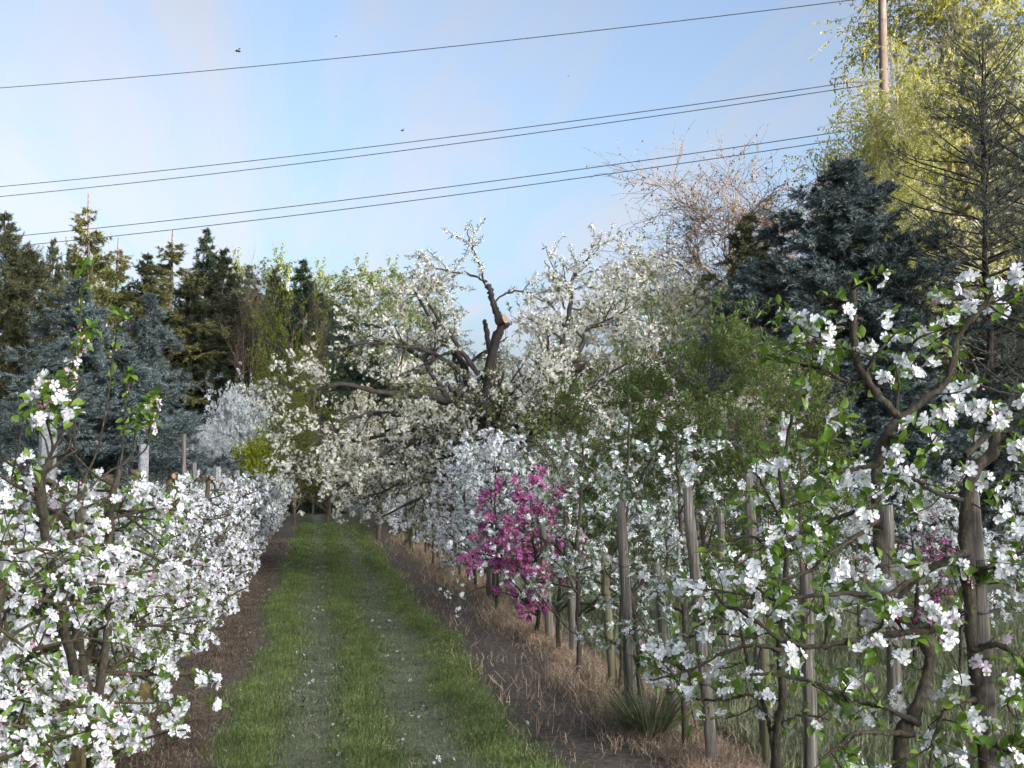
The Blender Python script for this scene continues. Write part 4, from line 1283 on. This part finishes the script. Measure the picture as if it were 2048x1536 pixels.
    ring = f[:, 0][None] * np.cos(a)[:, None] + f[:, 1][None] * np.sin(a)[:, None]
    q0 = c - nrm_[0] * 0.16
    Vs = np.concatenate([q0 + ring * 0.085, c + ring * 0.085])
    Q = np.array([(k, (k + 1) % 12, 12 + (k + 1) % 12, 12 + k) for k in range(12)])
    build('pruned_stub', [(Vs, Q, 0, True), (Vs, np.arange(12, 24)[None], 1, False)], ['bark_dark', 'cut'], root)
    return root


cherry()


# ------------------------------------------------------------------ generic broadleaf tree
def broad(name, label, cat, seed, H, Wd, crown, leafm=None, bark='bark_brown', n1=12, n2=7, n3=5, nleaf=6, ls=0.07, ltpl=LEAF_LO, blossom=None, ncl=0, fs=0.03, leafdir=(0, 0, 0), base=0.25,
          r0=None, upl=0.25, droop=0.0, stems=1, spread=0.05, ang=(30, 65), pl=0.55, rmin=0.006, lv3=True, group=None, tip=0.3, wob=0.10):
    rng = np.random.default_rng(seed)
    root = thing(name, label, cat, group=group)
    r0 = r0 or 0.018 * H + 0.02
    Ps, Rs = [], []
    for s in range(stems):
        e = np.array([rng.normal(0, spread * H), rng.normal(0, spread * H), H * rng.uniform(0.82, 0.95)])
        P, r = limb(rng, [(0.05 * s, 0, -0.1), e * np.array([0.15, 0.15, 0.33]), e * np.array([0.6, 0.6, 0.66]), e], r0 / math.sqrt(stems), r0 * 0.04, 20, H * 0.003)
        Ps.append(P); Rs.append(r)
    P0, R0 = np.stack(Ps), np.stack(Rs)
    P1, R1 = sub(rng, P0, R0, n1, (pl * Wd * 0.7, pl * Wd * 1.15), ang, (base, 0.97), upl, wob, 9, 0.55, 0.25, droop, rmin, tip)
    P2, R2 = sub(rng, P1, R1, n2, (Wd * 0.14, Wd * 0.38), (25, 70), (0.2, 1), upl * 0.4, wob * 1.2, 7, 0.5, 0.35, droop * 1.3, rmin * 0.8, 0.3)
    P3, R3 = sub(rng, P2, R2, n3, (Wd * 0.06, Wd * 0.17), (25, 70), (0.15, 1), upl * 0.2, wob * 1.4, 5, 0.55, 0.5, droop * 1.5, rmin * 0.6)
    tr = [(*tubes(P0, R0, 8, True), 0, True), (*tubes(P1, R1, 6), 0, True), (*tubes(P2, R2, 4), 0, True)]
    if lv3:
        tr.append((*tubes(P3, R3, 3), 0, True))
    build('trunk', tr, [bark], root)
    if nleaf and leafm:
        p, d = along(rng, P3, nleaf, (0.1, 1))
        Lf = leaves(rng, p, nrm(d * 0.5 + rng.normal(0, 0.6, d.shape) + np.asarray(leafdir)), ls, 0, ltpl)
        build('crown', Lf, [leafm], root)
    if blossom:
        p, d = along(rng, P3, ncl, (0.1, 1))
        B, _ = clusters(rng, p, nrm(d + rng.normal(0, 0.5, d.shape)), 0, 4, fs, fs * 1.7, 0, 0)
        build('blossom', B, [blossom, 'stamen', 'bud'], root)
    return root


def put(o, px, py, Y, H0, wscale=None, rz=None):
    """stand a tree built H0 tall so that its top shows at (px, py)"""
    p = at(px, py, Y)
    s = p[2] / H0
    o.location = (p[0], Y, 0)
    ws = wscale or s
    o.scale = (ws, ws, s)
    if rz is not None:
        o.rotation_euler = (0, 0, rz)
    return o


# green saplings behind the right row
rng = np.random.default_rng(61)
sap = [broad('sapling', '', 'young tree', 500 + k, 3.4, 1.9, None, 'leaf_sap', 'bark_brown', 20, 7, 5, 8, 0.080, LEAF_NARROW, base=0.15, r0=0.035, upl=0.30, droop=0.01, ang=(25, 55), pl=0.65,
             rmin=0.004, leafdir=(0, 0, -0.45)) for k in range(3)]
sl = [((1400, 640), 15.0, 0, 'tallest leafy green sapling, before the blue spruces, without any flowers'), ((1512, 690), 14.2, 1, 'leafy green sapling right of the tallest one, under the big blue spruce'),
      ((1290, 790), 16.0, 2, 'low leafy green sapling left of the tallest one, against white cherry blossom'), ((1150, 800), 16.5, 0, 'green sapling above the pink crab apple, right of the cherry trunk'),
      ((1600, 770), 12.5, 2, 'green sapling just left of the near gnarled apple tree'), ((1225, 900), 15.0, 1, 'low green sapling above the tall grey wooden post')]
used = set()
for (px, py), yy, k, lb in sl:
    o = sap[k] if k not in used else dup(sap[k], (0, 0, 0))
    used.add(k)
    o['label'] = lb; o['group'] = 'green saplings behind the right row'
    p = at(px, py, yy)
    put(o, px, py, yy, 3.3, None, rng.uniform(0, 6))
    s = o.scale[2]; o.scale = (max(s, 0.8), max(s, 0.8), s)

# pale blossom trees beyond the cherry
b1 = broad('cherry_tree', 'pale cream blossoming tree right behind the old cherry, under the bare tree', 'cherry tree', 520, 7.0, 5.2, None, 'leaf_cherry', 'bark_brown', 16, 9, 6, 4, 0.10, LEAF_LO, 'petal_pear', 3, 0.045, base=0.12, upl=0.15)
put(b1, 1290, 520, 36, 6.7)
o = dup(b1, (0, 0, 0), label='cream blossoming tree whose top meets the bare orange tree branches')
put(o, 1390, 610, 40, 6.7, None, 2.0)
o = dup(b1, (0, 0, 0), label='pale blossoming tree seen between the two upper forks of the old cherry')
put(o, 1130, 640, 38, 6.7, None, 4.0)
o = dup(b1, (0, 0, 0), label='white blossoming tree behind the lower left branches of old cherry')
put(o, 760, 800, 34, 6.7, None, 1.0)
o = dup(b1, (0, 0, 0), label='white blossoming tree low behind the green saplings')
put(o, 1480, 740, 30, 6.7, 0.9, 5.0)
bt = broad('blackthorn', 'grey white flowering blackthorn in front of the dark forest', 'blackthorn', 530, 3.6, 3.6, None, None, 'bark_grey', 14, 8, 6, 0, 0.05, LEAF_LO, 'petal_sloe', 3, 0.042, base=0.05, stems=4, spread=0.12, upl=0.2, rmin=0.004)
put(bt, 470, 800, 51, 4.0, 0.85)
o = dup(bt, (0, 0, 0), label='low white blossoming bush at the far end of the lane'); put(o, 708, 1002, 52, 3.3, 0.3)
o = dup(bt, (0, 0, 0), label='small grey white blackthorn left of the larger one by the wooden stake'); put(o, 405, 872, 49, 4.0, 0.6)
fo = broad('forsythia_bush', 'bright yellow green rounded bush behind the concrete posts', 'bush', 540, 1.9, 1.7, None, 'leaf_lime', 'bark_brown', 16, 8, 5, 7, 0.07, LEAF_LO, base=0.05, stems=5, spread=0.18, upl=0.1, rmin=0.003, ang=(20, 70), pl=0.5)
put(fo, 512, 868, 44, 2.3, 0.95)


# ------------------------------------------------------------------ conifers
def conifer(name, label, seed, H, Wd, needle, bark='bark_dark', nw=24, nb=6, n2=12, ns=7, sl=0.16, tpl=SPRAY, prof=0.85, up_top=0.7, up_bot=-0.15, droop=0.03, z0=0.03, ragged=0.2, hang=0.0, cat='spruce', spike=0.0, gap=0.0, group=None):
    rng = np.random.default_rng(seed)
    root = thing(name, label, cat, group=group)
    z = np.linspace(z0, 0.985, nw) ** 0.95
    zb = np.repeat(z, nb) + rng.normal(0, 0.16 / nw, nw * nb)
    zb = np.clip(zb, z0 * 0.5, 0.995)
    if gap:
        zb = zb[rng.random(len(zb)) > gap]
    n = len(zb)
    a = rng.uniform(0, 6.28, n)
    ln = Wd * ((1 - zb) ** prof) * rng.uniform(1 - ragged * 1.6, 1 + ragged, n) * rng.choice([1, 1, 1, 1.18], n) + 0.006 * H
    el = up_bot + (up_top - up_bot) * zb ** 1.6 + rng.normal(0, 0.08, n)
    d = np.stack([np.cos(a) * np.cos(el), np.sin(a) * np.cos(el), np.sin(el)], 1)
    st = np.stack([np.zeros(n), np.zeros(n), zb * H], 1)
    K = 7
    pts = [st]
    for k in range(K - 1):
        d = d + rng.normal(0, 0.05, d.shape); d[:, 2] += -droop * 2.2 + droop * 1.1 * k
        d = nrm(d)
        pts.append(pts[-1] + d * (ln / (K - 1))[:, None])
    P1 = np.stack(pts, 1)
    R1 = (0.0026 * H * (ln / Wd))[:, None] * np.linspace(1, 0.25, K)[None] + 0.003
    P2, R2 = sub(rng, P1, R1, n2, (0.16, 0.42), (40, 75), (0.15, 1), 0.0, 0.08, 4, 0.5, 0.5, hang, 0.003, 0.45, 0.45)
    rel = (ln / Wd).repeat(n2) if len(P2) == n * n2 else np.ones(len(P2))
    P2 = P2[:, :1] + (P2 - P2[:, :1]) * (Wd * (0.10 + 0.85 * rel))[:, None, None] * 0.8
    PT, rt = limb(rng, [(0, 0, -0.1), (0, 0, H * 0.33), (rng.normal(0, .01 * H), 0, H * 0.7), (0, 0, H * (1 + spike))], 0.014 * H, 0.004 + 0.0012 * H, 16, 0.002 * H)
    tr = [(*tubes(PT[None], rt[None], 8, True), 0, True), (*tubes(P1, R1, 4), 0, True)]
    if hang:
        tr.append((*tubes(P2, np.minimum(R2, 0.006), 3), 0, True))
    build('trunk', tr, [bark], root)
    p2, d2 = along(rng, P2, ns, (0.05, 1))
    p1, d1 = along(rng, P1, 6, (0.4, 1))
    e1 = nrm(P1[:, -1] - P1[:, -2]); ng = len(p2) + len(p1)
    lz = np.linspace(0.90, 1.0, 14); lp = np.stack([0 * lz, 0 * lz, lz * H], 1); ldd = rdir(rng, 14, (0, 0, 1.6))
    p = np.concatenate([p2, p1, P1[:, -1], P1[:, -1] + e1 * sl * 0.4, lp]); d = np.concatenate([d2, d1, e1, e1 + (0, 0, 0.25), ldd])
    d = nrm(d + rng.normal(0, 0.35, d.shape) + np.array([0, 0, 0.12 - 1.2 * hang]))
    V, T = inst(tpl, p, frames(d, rng.uniform(0, 6.28, len(p))), sl * rng.uniform(0.6, 1.25, len(p)) * np.where(np.arange(len(p)) < ng, 1, np.where(np.arange(len(p)) < len(p) - 14, 1.35, 0.9)) * np.clip(0.42 + 3.2 * (1 - p[:, 2] / H), 0.42, 1))
    build('crown', [(V, T, 0, False)], [needle], root)
    return root


GC = 'conifers of the left wood'
blueA = conifer('blue_spruce', 'large blue spruce at the left with silvery lit tips, behind the shoots', 601, 7.5, 2.9, 'needle_blue', 'bark_dark', 21, 9, 14, 8, 0.20, SPRAY, 0.9, cat='blue spruce', ragged=0.34, gap=0.1)
put(blueA, 300, 588, 27, 7.5)
o = dup(blueA, (0, 0, 0), label='blue spruce standing left of the silvery tipped one, behind the tall shoot'); put(o, 160, 560, 29, 7.5, 1.05, 2.1)
o = dup(blueA, (0, 0, 0), label='small young blue spruce low before the larger blue spruces'); put(o, 105, 690, 24, 7.5, 0.75, 5.2)
o = dup(blueA, (0, 0, 0), label='low blue spruce at the forest edge left of the blackthorn'); put(o, 250, 700, 24, 7.5, 0.8, 1.2)
oliA = conifer('spruce_tree', 'olive green spruce at the far left edge with warm lit top', 602, 9.5, 3.6, 'needle_olive', 'bark_dark', 24, 7, 12, 7, 0.21, SPRAY, 0.85, ragged=0.3)
put(oliA, 8, 428, 36, 9.5)
o = dup(oliA, (0, 0, 0), label='dark olive spruce at the left picture edge behind the first concrete post'); put(o, 60, 505, 31, 9.5, 0.95, 4.0)
dkA = conifer('spruce_tree', 'dark pointed spruce tallest in the middle of the left wood', 603, 13.5, 3.7, 'needle_dark', 'bark_dark', 30, 8, 12, 6, 0.27, SPRAY, 0.95, gap=0.10, group=GC, ragged=0.3, up_top=0.45)
put(dkA, 413, 460, 62, 13.5)
dkB = conifer('spruce_tree', 'broad dark brown spruce just right of the tallest pointed one', 604, 12.5, 4.0, 'needle_brown', 'bark_dark', 29, 8, 12, 6, 0.27, SPRAY, 0.85, gap=0.1, group=GC, ragged=0.3, up_top=0.45)
put(dkB, 450, 500, 60, 12.5)
for px, py, yy, src, ws, lb in ((295, 510, 60, dkB, 0.9, 'dark brown spruce between the two pale larches'), (500, 533, 64, dkA, 0.95, 'dark spruce behind the bare brown tree'),
                                (552, 538, 63, dkB, 0.72, 'dark narrow spruce above the dull green shrub tree'), (606, 522, 58, dkA, 1.0, 'dark green spruce with bare grey tree before it'),
                                (108, 480, 62, dkB, 0.6, 'small dark spruce top left of the tall larch'), (140, 500, 66, dkA, 0.7, 'slim dark spruce top just left of the tall larch trunk'),
                                (660, 620, 60, dkA, 0.9, 'low dark spruce right of the bare grey tree'), (380, 560, 56, dkB, 0.9, 'shaded dark spruce below the spiked second larch'),
                                (470, 590, 57, dkB, 0.9, 'dark brown spruce right behind the bare brown tree crown'), (535, 610, 57, dkA, 0.9, 'dark shaded spruce above the yellow green shrub tree'),
                                (570, 585, 58, dkB, 0.85, 'dark brown spruce between shrub tree and bare grey tree'), (640, 600, 57, dkA, 0.8, 'dark green spruce close right of the pointed one'),
                                (700, 640, 58, dkA, 0.9, 'dark spruce at the left edge of cherry crown'), (330, 610, 58, dkB, 0.9, 'dark brown spruce beneath the broad yellowish larch'),
                                (425, 640, 57, dkA, 0.8, 'low dark spruce beneath the tallest pointed one'), (20, 560, 60, dkA, 1.0, 'dark spruce hidden behind the left blue spruces')):
    put(dup(src, (0, 0, 0), label=lb, group=GC), px, py, yy, 13.5 if src is dkA else 12.5, ws, float(px % 6))
laA = conifer('larch_tree', 'tall pale larch with bare spike top and drooping tufts', 610, 13.0, 2.7, 'needle_larch', 'bark_brown', 30, 6, 11, 10, 0.27, SPRAY_THIN, 0.62, up_top=0.3, up_bot=-0.3, droop=-0.01, hang=0.24, gap=0.12, cat='larch', spike=0.05, ragged=0.35)
put(laA, 176, 408, 56, 13.2)
o = dup(laA, (0, 0, 0), label='broad yellowish larch with a thin bent bare leader above it'); put(o, 345, 478, 56, 13.2, 1.25, 2.0)
o = dup(laA, (0, 0, 0), label='brownish larch between the two spiked larches'); put(o, 236, 492, 60, 13.2, 0.95, 3.0)

# birches and pale trees at the back of the left wood
bi = broad('birch_tree', 'slim pale green birch behind the dark spruces of the left wood', 'birch', 620, 13.0, 5.0, None, 'leaf_wood', 'bark_birch', 20, 9, 6, 9, 0.19, LEAF_LO, base=0.25, upl=0.25, droop=0.05, ang=(20, 45), pl=0.5, rmin=0.008, leafdir=(0, 0, -0.6))
put(bi, 568, 520, 72, 12.2)
for px, py, ws, lb in ((650, 545, 1.0, 'pale green birch right behind the dark green spruce'), (735, 538, 1.15, 'light green birch at the upper left edge of cherry crown'), (795, 540, 1.0, 'light green birch overlapped by the old cherry top left'),
                       (690, 570, 1.2, 'mid green birch left of the cherry crown'), (520, 600, 1.0, 'grey green birch behind the bare brown tree'), (480, 525, 0.8, 'faint pale birch top between the dark spruces'),
                       (860, 590, 1.2, 'green birch hidden behind the cherry blossom'), (200, 520, 1.0, 'pale birch top behind the larch')):
    put(dup(bi, (0, 0, 0), label=lb, group='birches at the back of the left wood'), px, py, 70 + px % 7, 12.2, ws, float(px % 5))
# bare and half-leaved trees before the wood
ba = broad('bare_tree', 'bare brown many stemmed tree before the dark wood', 'bare tree', 630, 7.5, 5.2, None, None, 'bark_brown', 8, 6, 5, 0, 0.05, base=0.15, stems=3, spread=0.10, upl=0.4, ang=(15, 40), pl=0.6, rmin=0.008)
put(ba, 488, 590, 54, 7.8, 0.62)
o = dup(ba, (0, 0, 0), label='slim bare grey tree before the dark green spruce'); put(o, 630, 640, 55, 7.8, 0.45, 2.0)
sh = broad('shrub_tree', 'dull yellow green shrub tree beside the bare brown tree', 'shrub', 640, 6.5, 4.0, None, 'leaf_shrub', 'bark_brown', 14, 8, 5, 6, 0.13, LEAF_LO, base=0.1, stems=3, spread=0.1, upl=0.2)
put(sh, 570, 650, 53, 6.2, 0.75)
o = dup(sh, (0, 0, 0), label='small green shrub right of the blackthorn under cherry branches'); put(o, 590, 800, 44, 6.2, 0.6, 1.0)
o = dup(sh, (0, 0, 0), label='green shrub showing beneath the left cherry branches'); put(o, 660, 850, 46, 6.2, 0.7, 3.0)

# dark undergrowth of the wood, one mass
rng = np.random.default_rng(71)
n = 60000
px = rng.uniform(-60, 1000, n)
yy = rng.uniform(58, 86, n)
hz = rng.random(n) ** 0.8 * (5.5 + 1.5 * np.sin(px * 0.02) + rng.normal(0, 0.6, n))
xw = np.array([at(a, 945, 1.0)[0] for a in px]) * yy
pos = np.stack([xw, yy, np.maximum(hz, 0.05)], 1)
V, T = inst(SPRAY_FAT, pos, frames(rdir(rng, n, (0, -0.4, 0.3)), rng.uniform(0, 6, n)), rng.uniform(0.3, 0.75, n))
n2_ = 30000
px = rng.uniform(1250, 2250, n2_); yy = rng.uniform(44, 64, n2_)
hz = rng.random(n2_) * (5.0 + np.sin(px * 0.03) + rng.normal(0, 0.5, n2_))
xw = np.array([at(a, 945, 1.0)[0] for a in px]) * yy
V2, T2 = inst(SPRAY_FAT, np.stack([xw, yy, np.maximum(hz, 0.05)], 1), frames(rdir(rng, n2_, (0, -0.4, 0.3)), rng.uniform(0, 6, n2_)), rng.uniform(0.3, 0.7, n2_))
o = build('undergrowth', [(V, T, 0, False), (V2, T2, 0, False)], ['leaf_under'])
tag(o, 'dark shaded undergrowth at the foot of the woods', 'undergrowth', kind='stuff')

# right-hand group
bR = conifer('blue_spruce', 'large dense blue spruce filling the right middle, behind the saplings', 650, 9.6, 3.6, 'needle_blue', 'bark_dark', 28, 10, 15, 8, 0.21, SPRAY_FAT, 0.78, up_top=0.65, cat='blue spruce', ragged=0.32, gap=0.08)
put(bR, 1690, 325, 31, 9.6, 1.36)
o = dup(bR, (0, 0, 0), label='smaller blue spruce standing left of the large one on the right'); put(o, 1510, 530, 32, 9.6, 0.95, 2.2)
o = dup(oliA, (0, 0, 0), label='sunlit olive spruce top in front of the bare orange tree'); put(o, 1500, 432, 46, 9.5, 1.5, 1.0)
o = dup(dkA, (0, 0, 0), label='dark spruce behind the near gnarled apple, right of the large blue spruce'); put(o, 1800, 520, 38, 13.5, 0.8, 1.5)
o = dup(dkA, (0, 0, 0), label='dark spruce low at the right picture edge'); put(o, 2010, 560, 34, 13.5, 0.8, 0.5)
wis = conifer('spruce_tree', 'tall thin wispy grey conifer with bare branches at the right edge', 660, 12.0, 4.2, 'needle_grey', 'bark_dark', 34, 8, 13, 7, 0.17, SPRAY_THIN, 0.45, up_top=0.65, up_bot=0.2, droop=0.035, z0=0.10, ragged=0.4, gap=0.1, cat='conifer')
put(wis, 1965, 70, 31, 12.0, 0.9)
o = dup(wis, (0, 0, 0), label='second wispy conifer whose branch tip enters at the top right corner'); put(o, 2140, 10, 27, 12.0, 0.7, 2.5)

# birch of the right edge, drooping strands
wb = broad('birch_tree', 'tall sunlit yellow green weeping birch in the upper right corner', 'birch', 670, 19.0, 8.2, None, 'leaf_birch', 'bark_birch', 38, 11, 8, 17, 0.115, LEAF_LO, base=0.25, upl=0.22, droop=0.10, ang=(25, 60), pl=0.48, rmin=0.008, leafdir=(0, 0, -0.7), stems=2, spread=0.05)
put(wb, 1935, -60, 53, 17.5)
o = dup(wb, (0, 0, 0), label='lower yellow green weeping birch around the foot of the mast'); put(o, 1745, 215, 44, 17.5, 0.80, 2.0)
# bare orange-lit tree
bo = broad('bare_tree', 'bare spreading tree with orange sunlit branches beside the olive spruce', 'bare tree', 680, 11.0, 8.5, None, 'leaf_bronze', 'bark_tan', 17, 11, 9, 2, 0.10, LEAF_LO, base=0.30, upl=0.26, ang=(30, 70), pl=0.52, rmin=0.014, spread=0.05, r0=0.42, stems=2, wob=0.17, tip=0.35)
put(bo, 1455, 372, 52, 10.6, None, 0.8)


# ------------------------------------------------------------------ mast and cables
D = 48.5
p = at(1783, 945, D)
mast = thing('utility_mast', 'tall brown steel mast with cable brackets rising behind the birch', 'mast', (p[0], D, 0))
P = np.array([[0, 0, -0.5], [0, 0, 8], [0, 0, 16], [0, 0, 26]])
V, Fa = tubes(P[None], np.array([[0.30, 0.24, 0.19, 0.13]]), 14, True)
build('pole', [(V, Fa, 0, True)], ['mast'], mast)
lad = []
for dy in (-0.06, 0.06):
    lad.append((*tubes(np.array([[[0.42, dy, 6], [0.36, dy, 16], [0.31, dy, 19.3]]]), np.full((1, 3), 0.018), 5), 0, False))
for z in np.arange(6, 19.2, 0.75):
    xo = 0.42 - 0.011 * (z - 6) + 0.02
    lad.append((*tubes(np.array([[[0.12, 0, z], [xo, 0, z]]]), np.full((1, 2), 0.02), 5), 0, False))
build('ladder', lad, ['wire'], mast)
ends = []
for px, py in ((1745, 160), (1760, 166), (1660, 262), (1690, 278)):
    ends.append(at(px, py, D))
z1 = at(1783, 162, D)[2]; z2 = at(1783, 240, D)[2]
for z in (z1, z2):
    V, Fa = tubes(np.array([[[-1.35, 0, z - 0.1], [-0.2, 0, z], [0.25, 0, z + 0.02]]]), np.array([[0.05, 0.07, 0.07]]), 6, True)
    build('bracket', [(V, Fa, 0, False)], ['wire'], mast)
    zz = np.linspace(0, 1, 15)
    V, Fa = tubes(np.stack([-1.35 - zz * 0.9, 0 * zz, z - 0.1 - zz * 0.12], 1)[None], (0.035 + 0.03 * (np.arange(15) % 2))[None], 8, True)
    build('insulator', [(V, Fa, 0, False)], ['wire'], mast)
lines = [((-20, 179), (1665, -1), 'topmost single power cable crossing the upper sky'), ((-20, 375), (1745, 158), 'upper cable of the middle pair across the sky'),
         ((-20, 395), (1745, 168), 'lower cable of the middle pair across the sky'), ((-20, 477), (1690, 262), 'upper cable of the lowest pair, crossing the larch tops'),
         ((-20, 497), (1690, 278), 'lower cable of the lowest pair, crossing the larch tops')]
for (ax, ay), (bx, by), lb in lines:
    a_, b_ = at(ax, ay, 74), at(bx, by, D)
    a2 = a_ + (a_ - b_) * 0.6
    b2 = b_ + (b_ - a_) * (0.12 if 'top' in lb.split()[0] else 0.0)
    u = np.linspace(0, 1, 40)[:, None]
    P = a2 * (1 - u) + b2 * u
    ub = np.linspace(0, 1, 40)
    P[:, 2] -= 4 * 0.75 * ub * (1 - ub)
    s0 = 1 - 1 / 1.6
    P[:, 2] += (4 * 0.75 * s0 * (1 - s0)) * (1 - ub) / (1 - s0) * 1.0
    o = build('power_cable', [(*tubes(P[None], np.full((1, 40), 0.022), 5), 0, True)], ['cable'])
    tag(o, lb, 'power cable', 'power cables')

# ------------------------------------------------------------------ bees in the air
for (px, py), yy, s, lb in (((476, 102), 2.2, 0.0052, 'large dark bee flying in the sky left, above the top cable'), ((805, 261), 3.0, 0.0048, 'small dark bee between the top cable and the middle pair'),
                            ((672, 73), 5.0, 0.004, 'tiny bee in the sky just above the top cable'), ((1137, 152), 5.0, 0.004, 'tiny bee below the top cable near the middle'), ((1540, 368), 5.0, 0.005, 'tiny bee above the bare orange tree')):
    p = at(px, py, yy)
    b = thing('bee', lb, 'bee', tuple(p), 0.6, 'bees in the air')
    zz = np.linspace(-1, 1, 9)
    V, Fa = tubes(np.stack([zz * s, 0 * zz, 0.1 * s * zz], 1)[None], (s * np.array([0.05, 0.3, 0.42, 0.40, 0.26, 0.38, 0.34, 0.28, 0.05]))[None], 8)
    build('body', [(V, Fa, 0, True)], ['bee'], b)
    for sy in (-1, 1):
        V = np.array([(0.1, 0.2 * sy, 0.3), (0.35, 0.9 * sy, 0.6), (0.1, 1.3 * sy, 0.75), (-0.3, 1.0 * sy, 0.6), (-0.15, 0.3 * sy, 0.32)]) * s
        build('wing', [(V, np.arange(5)[None], 0, False)], ['wing'], b)

# grey shed glimpsed through the right rows
p = at(1345, 945, 27)
shed = thing('shed', 'grey shed with a low pitched roof glimpsed between the saplings', 'shed', (p[0], 27, 0), 0.3)


def box(x0, x1, y0, y1, z0, z1):
    V = np.array([(x, y, z) for z in (z0, z1) for y in (y0, y1) for x in (x0, x1)])
    return V, np.array([(0, 2, 3, 1), (4, 5, 7, 6), (0, 1, 5, 4), (2, 6, 7, 3), (0, 4, 6, 2), (1, 3, 7, 5)])


build('wall', [(*box(-0.7, 0.7, -0.6, 0.6, -0.05, 1.75), 0, False)], ['shed_wall'], shed)
V = np.array([(-0.85, -0.75, 1.752), (0.85, -0.75, 1.752), (0.85, 0.75, 1.752), (-0.85, 0.75, 1.752), (-0.85, 0, 2.25), (0.85, 0, 2.25)])
build('roof', [(V, np.array([(0, 1, 5, 4), (2, 3, 4, 5)]), 0, False), (V, np.array([(1, 2, 5), (3, 0, 4)]), 0, False), (V, np.array([(0, 3, 2, 1)]), 0, False)], ['shed_roof'], shed)
build('door', [(*box(-0.3, 0.3, -0.63, -0.602, 0.0, 1.6), 0, False)], ['shed_roof'], shed)
